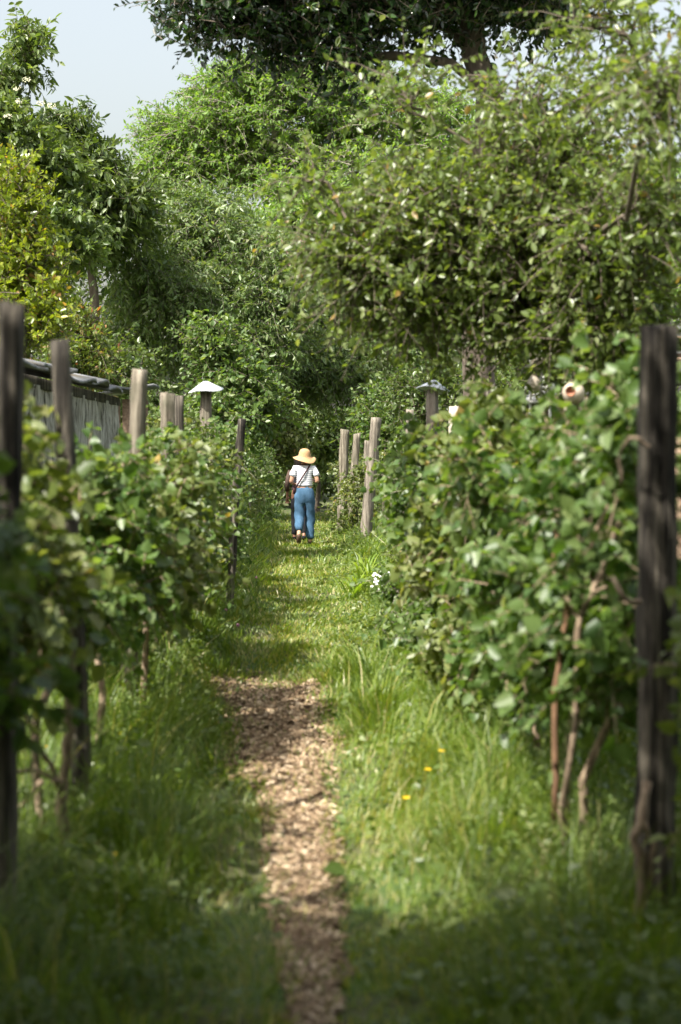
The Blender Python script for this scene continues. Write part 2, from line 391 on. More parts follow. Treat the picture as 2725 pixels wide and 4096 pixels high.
PY = np.array([2, 5, 6, 6.9, 7.8, 8.4, 8.9, 9.4, 10, 10.6, 11.1, 11.6, 12.1, 12.4])
PL = np.array([-.01, -.02, -.06, -.12, -.13, -.17, -.30, -.38, -.36, -.42, -.50, -.68, -.70, -.60])
PR = np.array([.05, .07, .10, .10, .09, .09, .10, .16, .14, .05, .10, .12, .10, .02])
def pl(y): return np.interp(y, PY, PL)
def pr(y): return np.interp(y, PY, PR)
ys = np.linspace(1.0, 12.05, 230); us = np.linspace(0, 1, 9)
wl = pl(ys) + .045 * np.sin(ys * 9) + .03 * np.sin(ys * 4.1 + 1) + rng.normal(size=len(ys)) * .012; wr = pr(ys) + .045 * np.sin(ys * 7 + 1) + .03 * np.sin(ys * 3.7) + rng.normal(size=len(ys)) * .012
er = np.clip((12.3 - ys) / 1.1, 0, 1) ** .6; wl = wl * 1.0 + (1 - er) * .28; wr = wr - (1 - er) * .22
PX = wl[:, None] * (1 - us) + wr[:, None] * us; PYY = np.repeat(ys[:, None], 9, 1)
ii, jj = np.meshgrid(np.arange(len(ys) - 1), np.arange(8), indexing='ij')
o = mesh_np('path', np.stack([PX, PYY, gz(PX, PYY) + .006], -1).reshape(-1, 3), np.stack([ii * 9 + jj, ii * 9 + jj + 1, (ii + 1) * 9 + jj + 1, (ii + 1) * 9 + jj], -1).reshape(-1, 4), M['pathsoil'], smooth=True)
tag(o, kind='structure')

# wood chips
def chips(n):
    g = np.random.default_rng(3)
    y = np.where(g.uniform(0, 1, n) < .93, g.uniform(3.0, 12.0, n), 11.9 + np.abs(g.normal(size=n)) * .45); u = g.normal(.5, .34, n)
    x = pl(y) * (1 - u) + pr(y) * u
    keep = (u > -.3) & (u < 1.3) & ((y < 12) | (np.sin(x * 17) * .35 + 12.3 > y - .25 * g.normal(size=n))) & ~((y > 8.35) & (y < 8.8) & (g.uniform(0, 1, n) < .6)); x, y = x[keep], y[keep]; n = len(x)
    L_ = g.uniform(.012, .034, n); W_ = g.uniform(.006, .015, n); a = g.uniform(0, 6.28, n)
    N_ = g.normal(size=(n, 3)) * .35; N_[:, 2] += 1; N_ = norm(N_)
    D = np.stack([np.cos(a), np.sin(a), 0 * a], -1); D = norm(D - (D * N_).sum(-1, keepdims=True) * N_); S = np.cross(N_, D)
    P = np.stack([x, y, gz(x, y) + .010 + g.uniform(0, .008, n)], -1)
    q = np.array([(-1, -1), (1, -.8), (.8, 1), (-.9, .8)])
    top = P[:, None] + (L_[:, None] * q[:, 0])[..., None] * D[:, None] + (W_[:, None] * q[:, 1])[..., None] * S[:, None]
    bot = top - N_[:, None] * .004
    V = np.concatenate([top, bot], 1).reshape(-1, 3)
    fb = np.array([[0, 1, 2, 3], [0, 4, 5, 1], [1, 5, 6, 2], [2, 6, 7, 3], [3, 7, 4, 0]])
    F = (np.arange(n)[:, None, None] * 8 + fb[None]).reshape(-1, 4)
    o = mesh_np('wood_chips', V, F, M['chip'], None, np.repeat(g.uniform(0, 1, n), 8)); tag(o, 'pale wood chips scattered on the bare middle of the path', 'wood chips', kind='stuff')
chips(14000)

# grass
def grass():
    g = np.random.default_rng(5)
    zones = [(-2.3, 2.3, 2.4, 8, 3000), (-2.3, 2.6, 8, 14, 2300), (-2.2, 2.6, 14, 22, 1300), (-2.6, 3, 22, 32, 700), (-3, 3, 32, 42, 300)]
    xs, ys_ = [], []
    for x0, x1, y0, y1, d in zones:
        n = int((x1 - x0) * (y1 - y0) * d); xs.append(g.uniform(x0, x1, n)); ys_.append(g.uniform(y0, y1, n))
    x = np.concatenate(xs); y = np.concatenate(ys_); n = len(x)
    cl, cr = pl(y), pr(y)
    onp = (x > cl) & (x < cr) & (y < 11.9 + .45 * np.sin(x * 11) + .2 * np.sin(x * 31) + .1 * g.normal(size=n))
    edge = np.minimum(np.abs(x - cl), np.abs(x - cr))
    tuft = .5 + .5 * np.sin(x * 7.3 + 2 * np.sin(y * 3.1)) * np.sin(y * 5.7 + 2 * np.sin(x * 4.3))
    keep = ~onp | (g.uniform(0, 1, n) < np.where((y > 8.3) & (y < 8.9), .25, .035) + .8 * np.exp(-edge / .05) + .55 * (np.sin(x * 19 + 3 * np.sin(y * 4)) * np.sin(y * 7.7 + 2 * np.sin(x * 11)) > .25) * (y < 9.1) + .7 * np.clip((6.9 - y), 0, 1) * (tuft > .25) + .3 * np.clip(y - 11, 0, 1) + .12 * (np.sin(x * 15 + y * 9) > .6))
    keep &= (g.uniform(0, 1, n) < .55 + .6 * tuft)
    x, y, tuft, onp = x[keep], y[keep], tuft[keep], onp[keep]; n = len(x)
    mid = np.where(y < 12.4, (pl(y) + pr(y)) / 2, .05); hw = np.where(y < 12.4, .30, .50)
    d = np.clip((np.abs(x - mid) - hw) / .45, 0, 1)
    h = .030 + .022 * tuft + d * (.07 + .17 * tuft ** 1.5) * np.where(x < 0, 1.2, 1.0)
    h = np.where(onp, .035, h) * np.exp(g.normal(size=n) * .38)
    h = np.where(y > 22, h * 1.15, h)
    w = (.0022 + .0012 * g.uniform(0, 1, n)) * np.clip(y / 7, .9, 3.6)
    a = g.uniform(0, 6.28, n); lean = h * g.uniform(.15, 1.15, n)
    a2 = 2.2 * np.sin(x * 3.1 + y * 1.7) + 2.5 * np.sin(y * 2.3 - x * 1.9) + g.normal(size=n) * .9; a = a2 + 1.57 + g.normal(size=n) * .5
    s = np.stack([np.cos(a), np.sin(a), 0 * a], -1) * w[:, None]; l = np.stack([np.cos(a2), np.sin(a2), 0 * a], -1) * lean[:, None]
    P = np.stack([x, y, gz(x, y) - .005], -1); up = np.zeros((n, 3)); up[:, 2] = h
    V = np.stack([P - s, P + s, P - s * .8 + up * .55 + l * .3, P + s * .8 + up * .55 + l * .3, P + up * .93 + l], 1).reshape(-1, 3)
    F = (np.arange(n)[:, None, None] * 5 + np.array([[0, 1, 3], [0, 3, 2], [2, 3, 4]])[None]).reshape(-1, 3)
    dry = .5 + .5 * np.sin(x * 2.1 + 1.3 * np.sin(y * .9)) * np.cos(y * 1.7)
    short = np.exp(-d * 3)
    r = np.clip(g.uniform(0, .72, n) + .22 * dry * short + .08 * short + .22 * np.exp(-((x - .55) / .35) ** 2 - ((y - 8) / 2.2) ** 2), 0, .93)
    r = np.where(g.uniform(0, 1, n) < .05 + .10 * short, g.uniform(.9, 1, n), r)
    o = mesh_np('grass', V, F, M['grass'], None, np.repeat(r, 5)); tag(o, 'green grass along the path, long beside the fences', 'grass', kind='stuff')
    print('grass blades', n)
grass()

def weeds():
    g = np.random.default_rng(8); n = 90000
    y = 2.6 + 32 * g.uniform(0, 1, n) ** 1.7; sd = g.uniform(0, 1, n) < .5
    off = np.abs(g.normal(size=n)) * .42
    x = np.where(sd, -1.0 + g.normal(size=n) * .36, 1.02 + g.normal(size=n) * .42)
    cl = .5 + .5 * np.sin(x * 6 + 3 * np.sin(y * 2.3)) * np.sin(y * 4.1)
    keep = (g.uniform(0, 1, n) < .25 + cl) & ((x < pl(y) - .05) | (x > pr(y) + .05)); x, y, cl = x[keep], y[keep], cl[keep]; n = len(x)
    hmax = .09 + .30 * cl * np.clip((np.abs(x) - .35) / .5, 0, 1)
    P = np.stack([x, y, gz(x, y) + g.uniform(.03, 1, n) * hmax], -1)
    a = g.uniform(0, 6.28, n); D = np.stack([np.cos(a), np.sin(a), g.normal(size=n) * .4], -1)
    Nn = g.normal(size=(n, 3)) * .5; Nn[:, 2] += 1
    s = np.exp(g.normal(size=n) * .35) * .030
    V, F = leaves(P, D, Nn, s, s * .8)
    o = mesh_np('ground_cover', V, F, M['weed'], None, np.repeat(g.uniform(0, 1, n), 6)); tag(o, 'low leafy weeds and clover along both fence lines', 'ground cover', kind='stuff')
weeds()

# ------------------------------------------------------------------ posts
def post(name, label, top, base, r, mat, seed, cap=None, group='old wooden posts lining the path', wob=.09, sides=14, taper=.9, slant=0.0, notch=False):
    g = np.random.default_rng(seed)
    base = np.array([base[0], base[1], -.1]); top = np.array(top, float)
    root = empty(name, (base[0], base[1], 0), label, 'post', group)
    n = 26; t = np.linspace(0, 1, n); P = base + (top - base) * t[:, None]
    P[1:-1, :2] += np.cumsum(g.normal(size=(n - 2, 2)) * .004, 0) * (1 - t[1:-1, None])
    V, F = tube(P, r * (1 - (1 - taper) * t), sides, True, wob, g)
    # uneven, weathered end grain
    ids = np.arange((n - 1) * sides, n * sides); V[ids, 2] += g.normal(size=sides) * r * .12 + slant * (V[ids, 0] - top[0])
    V[n * sides + 1, 2] += r * .10
    ax = P[np.repeat(np.arange(n), sides)]; V0 = V[:n * sides]; dv = V0 - ax; V0 += dv * (g.normal(size=(n * sides, 1)) * .035 + .05 * np.sin(ax[:, 2:3] * 9 + np.tile(np.arange(sides), n)[:, None] * 1.3 + seed))
    # a drying crack down one side
    ci = int(g.integers(0, sides)); rows = np.arange(2, n)
    for q in rows:
        c = P[q]; V[q * sides + ci, :2] = c[:2] + (V[q * sides + ci, :2] - c[:2]) * (.70 if q > 9 else .86)
    acc = Acc(); acc.add(V, F)
    acc.build('shaft', mat, root)
    if cap:
        cw, tilt = cap
        acc = Acc(); s8 = 10
        rot = (Matrix.Rotation(R(tilt[0]), 3, 'X') @ Matrix.Rotation(R(tilt[1]), 3, 'Y'))
        prof = [(cw, -.012), (cw * 1.0, -.004), (cw * .55, .048), (.025, .098), (.004, .10)]
        prof2 = [(cw, -.012), (cw * .5, .03), (.004, .085)]
        wv = lambda th, r_: .012 * (r_ / cw) ** 2 * np.sin(3 * th + 1)
        V, F = lathe(prof, top + np.array([0, 0, .012]), 12, rot, wv); acc.add(V, F)
        V, F = lathe(prof2, top + np.array([0, 0, .010]), 12, rot, wv); acc.add(V, F[:, ::-1])
        acc.build('rain_cap', M['tin'], root)
    return root

def P2(px, py, Y): return at(px, py, Y)
def bx(px, Y):     # ground point under a pixel column
    p = at(px, 600, Y); return (p[0], Y)
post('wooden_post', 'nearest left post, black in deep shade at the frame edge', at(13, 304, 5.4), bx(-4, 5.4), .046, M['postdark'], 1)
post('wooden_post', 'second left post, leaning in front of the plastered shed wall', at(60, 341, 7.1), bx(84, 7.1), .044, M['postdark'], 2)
post('wooden_post', 'tall pale sunlit left post beyond the shed, third from the camera', at(140, 370, 10.5), bx(126, 10.5), .052, M['post'], 3)
post('wooden_post', 'dark weathered left post just before the tin capped one', at(168, 394, 13.2), bx(166, 13.2), .066, M['post'], 4, wob=.14)
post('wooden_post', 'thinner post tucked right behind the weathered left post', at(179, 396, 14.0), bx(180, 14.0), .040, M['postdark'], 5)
post('capped_post', 'left post under a pale conical tin rain cap', at(206, 391, 19.3), bx(204, 19.3), .068, M['post'], 6, cap=(.20, (3, -4)))
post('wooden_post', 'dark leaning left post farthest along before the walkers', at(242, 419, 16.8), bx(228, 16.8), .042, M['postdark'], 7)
post('wooden_post', 'short pale stub of a post left of the walkers', at(252, 455, 36), bx(252, 36), .085, M['post'], 8)
post('wooden_post', 'grey round post right of the hat, farthest on the right', at(345, 430, 33), bx(342, 33), .098, M['post'], 9)
post('wooden_post', 'grey post second from the far end of the right row, leaning right', at(357, 434, 30.5), bx(350, 30.5), .072, M['post'], 10, slant=.3)
post('wooden_post', 'thin leafy post just behind the twisted right post', at(367, 441, 31.5), bx(362, 31.5), .055, M['pinkpost'], 11)
post('wooden_post', 'twisted split grey post leaning over the right side, standing clear of leaves', at(376, 418, 28), bx(363, 28), .078, M['pinkpost'], 12, wob=.18)
post('wooden_post', 'slim right post between the twisted one and the capped one', at(410, 410, 22), bx(405, 22), .055, M['pinkpost'], 13)
post('capped_post', 'right post under a grey sheet metal rain cap', at(433, 390, 19), bx(427, 19), .075, M['pinkpost'], 14, cap=(.19, (-6, 8)), wob=.15)
post('wooden_post', 'chalky white broken post stub in the right hedge', at(455, 407, 16.5), bx(451, 16.5), .060, M['postpale'], 15, wob=.2)
post('wooden_post', 'squat dark right post poking from the hedge, left one of a pair', at(478, 380, 14), bx(477, 14), .045, M['post'], 16)
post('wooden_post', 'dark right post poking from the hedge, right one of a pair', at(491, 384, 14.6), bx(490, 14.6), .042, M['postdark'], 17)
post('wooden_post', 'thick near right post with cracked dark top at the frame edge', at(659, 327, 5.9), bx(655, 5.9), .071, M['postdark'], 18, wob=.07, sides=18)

# ------------------------------------------------------------------ vines along both fences
LPV = dict(twigs=6, tlen=.22, nleaf=9, L=.046, W=.036, droop=.35, up=.35, outk=.3, spread=.07, lup=.3, ldroop=.4, tmpl=HEART, lvar=.33, twr=.0025)
LPB = dict(LPV, L=.052, W=.041, nleaf=9, lvar=.36)
def vine(label, x, y, ln, z0, z1, th, n, seed, leaf='vine', lp=LPV, bark='vinebark', stems=None, extra=[], group='vines trained along the path fences', name='vine'):
    g = np.random.default_rng(seed)
    if stems is None: stems = [(x + g.uniform(-.05, .05), y + g.uniform(-.2, .2))]
    trunks = []
    for sx, sy in stems:
        zt = max(z0 + .15, .5)
        trunks.append((tline([(sx, sy, -.05), (sx + g.normal() * .05, sy + g.normal() * .05, zt * .55), (sx + g.normal() * .08, sy + g.normal() * .08, zt), (sx + g.normal() * .1, sy + g.normal() * .15, (z0 + z1) / 2 + .1)], 8, j=.012), g.uniform(.016, .024), .010))
    nb = int(6 + ln * 5); envs = [('b', x, y, (z0 + z1) / 2, th * .8, ln / 2, (z1 - z0) / 2, n // 5)]
    for q in range(nb):
        u = g.uniform(-1, 1, 3); rr_ = g.uniform(.10, .19)
        envs.append(('e', x + u[0] * th, y + u[1] * ln / 2, (z0 + z1) / 2 + u[2] * (z1 - z0) / 2, rr_ * .9, rr_ * 1.3, rr_ * 1.1, max(2, int(n * .72 / nb * (rr_ / .145)))))
    # uneven top: a few taller clumps
    for q in range(4): envs.append(('e', x + g.normal() * th * .6, y + g.uniform(-.5, .5) * ln, z1 + g.uniform(-.05, .16), .07, .09, .19, max(2, n // 22)))
    return plant(name, label, 'vine', (x, y, 0), trunks, envs + extra, M[leaf], M[bark], lp, seed, group, sk=dict(rt=.0035, jit=.05, rmax=.016))

L_side = [  # label, x, y, len, z0, z1, th, n
    ('vine in dark shade at the near left frame edge', -1.08, 4.8, 1.0, .95, 1.62, .14, 62, LPB),
    ('vine with forked pale stem left of the second left post', -1.12, 6.5, 1.4, .78, 1.48, .18, 66, LPB),
    ('broad leaved vine between second and third left posts', -1.02, 8.5, 1.6, .86, 1.38, .21, 82, LPB),
    ('vine draped over the foot of the pale sunlit left post', -.96, 10.4, 1.7, .80, 1.40, .21, 84, LPB),
    ('vine around the weathered dark left post', -.98, 12.8, 2.2, .65, 1.50, .19, 110, LPV),
    ('vine between the weathered post and the left tin capped post', -1.02, 15.7, 2.4, .50, 1.55, .20, 115, LPV),
    ('vine leaning round the left tin capped post', -1.08, 18.6, 2.6, .40, 1.56, .22, 120, LPV),
    ('vine beyond the left tin capped post', -1.26, 21.6, 2.8, .30, 1.52, .24, 125, LPV),
    ('vine beside the dark leaning left post', -1.16, 24.9, 3.0, .20, 1.50, .24, 130, LPV),
    ('leafy vine on the left of the walking couple', -1.12, 28.3, 3.2, .15, 1.55, .22, 140, LPV),
    ('last vine of the left row beyond the walkers', -1.0, 32.5, 4.2, .1, 1.5, .3, 150, LPV)]
for k, (lb, x, y, ln, z0, z1, th, n, lp) in enumerate(L_side):
    st = None
    if k == 1: st = [(-1.02, 6.75), (-1.25, 6.2)]
    vine(lb, x, y, ln, z0, z1, th, n, 100 + k, lp=lp, stems=st, bark='vinebark' if k < 4 else 'greybark', leaf='vine' if k % 2 else 'vine2')
R_side = [
    ('shaded vine leaves hanging by the thick near right post', 1.46, 5.0, 1.0, .35, 1.30, .12, 40, LPB),
    ('vine with two bare thin stems left of the near right post', 1.22, 6.9, 1.4, .70, 1.54, .22, 115, LPB),
    ('vine with green grapes on slanting pale limb', 1.20, 8.3, 1.5, .50, 1.48, .28, 150, LPB),
    ('dense vine reaching down to the yellow flowers', 1.13, 9.9, 1.6, .35, 1.50, .30, 170, LPB),
    ('dense vine behind the flower bank on the right', 1.12, 11.8, 2.0, .25, 1.46, .31, 185, LPB),
    ('vine around the pair of dark right posts', 1.15, 14.1, 2.3, .25, 1.42, .31, 190, LPV),
    ('vine by the chalky white post stub', 1.34, 16.6, 2.5, .22, 1.44, .29, 180, LPV),
    ('vine by the right sheet metal capped post', 1.52, 19.2, 2.6, .20, 1.50, .26, 165, LPV),
    ('vine around the slim right post', 1.66, 22.1, 2.8, .20, 1.52, .22, 135, LPV),
    ('vine next to the twisted split right post', 1.80, 25.2, 3.0, .20, 1.45, .22, 130, LPV),
    ('low vine at the feet of the far right posts', .98, 30.3, 2.6, .15, .95, .20, 110, LPV),
    ('vine behind the far grey round right post', 1.10, 34.6, 3.0, .15, 1.25, .35, 130, LPV)]
for k, (lb, x, y, ln, z0, z1, th, n, lp) in enumerate(R_side):
    st = None
    ex = []
    if k == 1: st = [(bx(541, 7.6)[0], 7.6), (bx(567, 6.7)[0], 6.7), (bx(592, 6.6)[0], 6.6)]; ex = [('e', 1.42, 7.3, 1.92, .14, .3, .22, 9), ('e', 1.2, 7.5, 1.75, .08, .1, .25, 4)]
    if k == 3: ex = [('e', 1.0, 9.6, 1.85, .10, .14, .20, 5)]
    vine(lb, x, y, ln, z0, z1, th, n, 200 + k, lp=lp, stems=st, extra=ex, bark='greybark' if k > 3 else 'vinebark', leaf='vine2' if k in (1, 2, 4, 5, 8) else 'vine')

# bare old limbs seen among the leaves
def limb(label, pts, r, mat, seed):
    g = np.random.default_rng(seed); base = pts[0][0]
    root = empty('vine_limb', (float(base[0]), float(base[1]), float(base[2])), label, 'vine limb', 'bare limbs among the vines')
    acc = Acc()
    for q, P in enumerate(pts):
        P = tline(P, 12, j=.006); rr = r * (1 if q == 0 else .5) * np.linspace(1, .75, 12) * (1 + .10 * g.normal(size=12))
        V, F = tube(P, rr, 8, True, .08, g); acc.add(V, F)
    acc.build('stem', mat, root, smooth=True)
A_ = lambda px, py, Y: at(px * .4343, py * .4343, Y)
limb('pale forked limb slanting up right of the rusty brown one',
     [[A_(1300, 2050, 6.5), A_(1292, 1880, 6.4), A_(1318, 1700, 6.25), A_(1330, 1480, 6.25), A_(1340, 1410, 6.25), A_(1395, 1300, 6.25), A_(1425, 1200, 6.25)],
      [A_(1338, 1430, 6.25), A_(1310, 1385, 6.25), A_(1290, 1370, 6.25)], [A_(1355, 1370, 6.25), A_(1400, 1350, 6.2), A_(1430, 1360, 6.5)]], .0135, M['vinebark'], 31)
limb('rusty brown limb standing left of the pale forked one',
     [[A_(1275, 1900, 6.4), A_(1280, 1600, 6.4), A_(1298, 1450, 6.4), A_(1325, 1340, 6.4), A_(1345, 1290, 6.5)],
      [A_(1262, 1310, 6.9), A_(1275, 1260, 6.9), A_(1283, 1200, 7.0)]], .0125, M['redbark'], 32)
limb('curled tendril branch looping from the near right post',
     [[A_(1472, 1385, 5.8), A_(1450, 1388, 5.75), A_(1430, 1365, 5.75), A_(1412, 1330, 5.8)]], .010, M['vinebark'], 33)
limb('bent pale branch crossing from the post below the hanging pot',
     [[A_(1495, 1030, 5.75), A_(1470, 1010, 5.75), A_(1440, 1008, 5.75), A_(1430, 1040, 5.8), A_(1432, 1110, 5.8)]], .008, M['vinebark'], 34)
limb('pale crooked vine leg with forks at lower left',
     [[A_(150, 2010, 6.5), A_(148, 1930, 6.5), A_(140, 1840, 6.5), A_(150, 1760, 6.5), A_(158, 1690, 6.5), A_(150, 1560, 6.5)],
      [A_(148, 1840, 6.5), A_(120, 1770, 6.45), A_(85, 1715, 6.4), A_(60, 1640, 6.4)], [A_(95, 1800, 6.5), A_(40, 1860, 6.6), A_(-20, 1930, 6.7)],
      [A_(140, 1800, 6.4), A_(80, 1770, 6.4), A_(20, 1780, 6.4)]], .022, M['vinebark'], 35)
limb('short brown vine leg at the foot of the left capped post',
     [[A_(462, 1370, 18.5), A_(468, 1320, 18.5), A_(486, 1270, 18.5), A_(490, 1200, 18.5)]], .028, M['redbark'], 36)
limb('pale twisted woody stem climbing the foot of the near right post',
     [[A_(1470, 2130, 5.65), A_(1480, 2000, 5.6), A_(1462, 1920, 5.6), A_(1490, 1800, 5.65)], [A_(1490, 2060, 5.6), A_(1500, 1950, 5.6), A_(1480, 1870, 5.6)]], .022, M['vinebark'], 37)

# grapes
def grapes():
    c = A_(1410, 1445, 6.0); root = empty('grape_bunch', tuple(c), 'unripe green grape bunch hanging beside the pale forked limb', 'grapes')
    g = np.random.default_rng(4); acc = Acc()
    pr_ = [(.0005, -.008), (.005, -.0064), (.008, 0), (.005, .0064), (.0005, .008)]
    for _ in range(70):
        t = g.uniform(0, 1); a = g.uniform(0, 6.28); r = .036 * (1 - .6 * t)
        V, F = lathe(pr_, c + np.array([r * math.cos(a), r * math.sin(a), -.15 * t + .06]), 6); acc.add(V, F)
    acc.build('berry_cluster', M['grape'], root, smooth=True)
    V, F = tube([c + np.array([0, 0, -.05]), c + np.array([0, 0, .06]), c + np.array([.02, 0, .13])], .003, 6); a2 = Acc(); a2.add(V, F); a2.build('stalk', M['stem'], root)
grapes()

# ------------------------------------------------------------------ trees
# tall bright tree far behind, middle
Yb = 64
LPbr = dict(twigs=11, tlen=.95, nleaf=12, L=.155, W=.07, droop=.3, up=.25, outk=.5, spread=.42, lup=1.0, ldroop=.35, flat=.45, twr=.012)
tree('broadleaf_tree', 'tall bright green tree with layered airy crown rising behind the others', at(284, 600, Yb)[:2], at(288, 215, Yb), .22,
     [('p', 285, 120, Yb, 112, 66, 3.2, 190), ('p', 235, 165, Yb, 70, 34, 2.5, 60), ('p', 192, 135, Yb, 58, 38, 2.5, 80), ('p', 250, 86, Yb, 66, 34, 2.5, 80), ('p', 380, 110, Yb, 95, 50, 3, 130), ('p', 176, 172, Yb, 46, 34, 2, 45),
      ('p', 300, 195, Yb - 3, 62, 26, 2, 45), ('p', 340, 175, Yb - 2, 80, 40, 2, 40), ('p', 450, 150, Yb, 60, 60, 3, 60)], 'bright', 'greybark', LPbr, 301,
     mid=at(284, 300, Yb), sk=dict(rt=.028, jit=.05, pw=.42), r1=.12)
tree('broadleaf_tree', 'low bright green tree in front of the tall one, above the tiled roof', at(320, 600, 56)[:2], at(318, 260, 56), .16,
     [('p', 310, 222, 56, 50, 26, 1.8, 60), ('p', 270, 230, 56, 25, 14, 1.2, 14), ('p', 350, 250, 56, 55, 45, 1.8, 60)], 'bright', 'greybark', dict(LPbr, tlen=.8, L=.20, W=.085, spread=.3), 302, sk=dict(rt=.02))
tree('broadleaf_tree', 'green tree far behind the apple tree on the right', at(560, 600, 60)[:2], at(560, 250, 60), .2,
     [('p', 545, 195, 60, 70, 72, 3, 120), ('p', 640, 215, 60, 70, 70, 3, 110), ('p', 500, 250, 60, 70, 70, 3, 80), ('p', 620, 290, 58, 90, 60, 3, 90)], 'bright', 'greybark', dict(LPbr, tlen=.9), 303, sk=dict(rt=.024))
# grey green drooping thicket, middle
LPw = dict(twigs=10, tlen=.66, nleaf=13, L=.115, W=.042, droop=.5, up=.35, outk=.6, spread=.24, lup=.6, ldroop=.45, flat=.8, twr=.0035)
tree('fruit_tree', 'grey green tree with drooping narrow leaves in front of the tiled roof', at(215, 600, 38)[:2], at(215, 330, 38), .16,
     [('p', 205, 235, 38, 62, 62, 1.6, 130), ('p', 170, 290, 37, 75, 48, 1.6, 120), ('p', 260, 300, 37.5, 62, 45, 1.5, 110), ('p', 270, 250, 37.5, 52, 34, 1.2, 30), ('p', 230, 350, 37, 80, 40, 1.4, 95), ('p', 130, 350, 38, 45, 40, 1.4, 45)], 'willow', 'greybark', LPw, 304, sk=dict(rt=.012, jit=.09, rmax=.09), multi=2)
tree('fruit_tree', 'grey green tree arching over the end of the path', at(395, 600, 41)[:2], at(385, 330, 41), .17,
     [('p', 340, 300, 41, 60, 55, 1.6, 120), ('p', 400, 330, 41, 62, 60, 1.7, 130), ('p', 340, 370, 40, 60, 40, 1.5, 105), ('p', 290, 370, 40, 40, 42, 1.3, 55), ('p', 410, 390, 40, 50, 30, 1.5, 60)], 'willow', 'greybark', dict(LPw, tlen=.7), 305, sk=dict(rt=.012, jit=.09, rmax=.1), multi=2)
# dark tree left
tree('broadleaf_tree', 'dark green tree on the left under the sky gap', at(95, 600, 35)[:2], at(90, 260, 35), .16,
     [('p', 80, 182, 35, 46, 50, 1.5, 110), ('p', 46, 168, 35, 50, 42, 1.5, 70), ('p', 100, 225, 35.5, 55, 50, 1.5, 100), ('p', 45, 210, 35, 50, 50, 1.5, 70), ('p', 122, 206, 35, 24, 30, 1.0, 22), ('p', 72, 130, 35, 18, 18, .5, 9)], 'dark', 'bark', dict(LPw, L=.15, W=.06, droop=.45, up=.6, tlen=.7), 306, sk=dict(rt=.012), multi=1)
# elder far left with spire
tree('elder_tree', 'elder with cream flower heads and a tall spire at upper left', at(10, 600, 27)[:2], at(12, 220, 27), .12,
     [('p', 4, 145, 27, 32, 50, 1.2, 74), ('p', 22, 150, 27, 26, 40, 1.1, 40), ('p', 50, 175, 27.5, 35, 30, 1.1, 40), ('p', 26, 62, 27, 4, 34, .10, 8), ('p', 29, 38, 27, 3, 12, .06, 5), ('p', 0, 92, 27, 7, 30, .4, 8), ('p', -20, 200, 27, 40, 80, 1.2, 60), ('p', 60, 240, 27, 50, 50, 1.1, 50)], 'elder', 'bark', dict(LPw, L=.11, W=.05, tlen=.42, droop=.3, up=.6, spread=.12), 307, sk=dict(rt=.008))
# yellow shrub left
LPy = dict(twigs=7, tlen=.32, nleaf=11, L=.062, W=.036, droop=.2, up=.6, outk=.6, spread=.12, lup=.5, ldroop=.05, twr=.004)
tree('shrub', 'glossy yellow green shrub tinted orange at the left edge', at(10, 600, 19)[:2], at(8, 300, 19), .07,
     [('p', 12, 205, 19, 26, 52, .6, 70), ('p', 22, 280, 19, 38, 60, .7, 110), ('p', -5, 320, 19, 40, 55, .7, 60), ('p', 40, 320, 18.6, 22, 30, .4, 30)], 'yellow', 'bark', LPy, 308, cat='shrub', multi=2, sk=dict(rt=.006))
tree('shrub', 'green shrub with reddish young leaves above the shed roof', at(78, 600, 24)[:2], at(76, 390, 24), .05,
     [('p', 76, 330, 24, 16, 22, .4, 32), ('p', 88, 362, 24, 20, 18, .5, 34), ('p', 66, 360, 23.6, 22, 22, .5, 32)], 'red', 'bark', dict(LPy, droop=.4, L=.07, tlen=.35), 309, cat='shrub', sk=dict(rt=.006))
# young light tree left of path beyond the capped post
LPl = dict(twigs=7, tlen=.40, nleaf=10, L=.075, W=.05, droop=.3, up=.45, outk=.5, spread=.14, lup=.6, ldroop=.3, twr=.004)
tree('young_tree', 'light green young tree rising behind the left capped post', at(224, 600, 25.5)[:2], at(222, 400, 25.5), .05,
     [('p', 214, 345, 25.5, 20, 28, .4, 34), ('p', 235, 385, 25.5, 34, 24, .6, 60), ('p', 255, 405, 26, 34, 26, .6, 55), ('p', 222, 420, 25, 35, 26, .6, 55)], 'vine2', 'bark', LPl, 310, cat='shrub', sk=dict(rt=.006))
# bushes closing gaps (each one a thing)
bushes = [('dark bushy growth behind the plastered shed', 110, 372, 33, 45, 32, 1.2, 60, 'dark'),
          ('bush arching over the path beyond the walkers', 318, 436, 43, 46, 24, .9, 90, 'willow'),
          ('olive bush left of the hat beyond the last left vine', 268, 440, 38, 30, 34, .9, 70, 'vine'),
          ('dark green bush at the very end of the path', 300, 470, 46, 60, 40, 1.2, 90, 'dark'),
          ('leafy bush right of the far grey posts', 385, 430, 37, 36, 40, 1.0, 80, 'vine2'),
          ('dark shrub behind the right capped post', 430, 400, 34, 40, 45, 1.2, 80, 'dark'),
          ('pale green bush behind the garden ornaments', 520, 400, 30, 50, 45, 1.2, 100, 'elder'),
          ('green bush behind the right hand shed', 600, 380, 32, 60, 60, 1.3, 110, 'vine2'),
          ('shadowy bush at the right edge behind the near post', 660, 430, 22, 50, 55, 1.0, 80, 'dark'),
          ('low bush between the left vines and the shed', 180, 440, 27, 36, 30, .8, 60, 'vine2'),
          ('dense shrub below the grey green left tree', 150, 420, 36, 60, 36, 1.1, 80, 'willow'),
          ('far dark hedge mass left of the tiled house', 60, 330, 47, 110, 90, 2, 150, 'dark'),
          ('far dark tree mass under the bright crown', 300, 330, 50, 130, 60, 1.6, 150, 'dark'),
          ('far dark tree mass behind the right garden', 520, 350, 52, 140, 80, 2, 180, 'dark')]
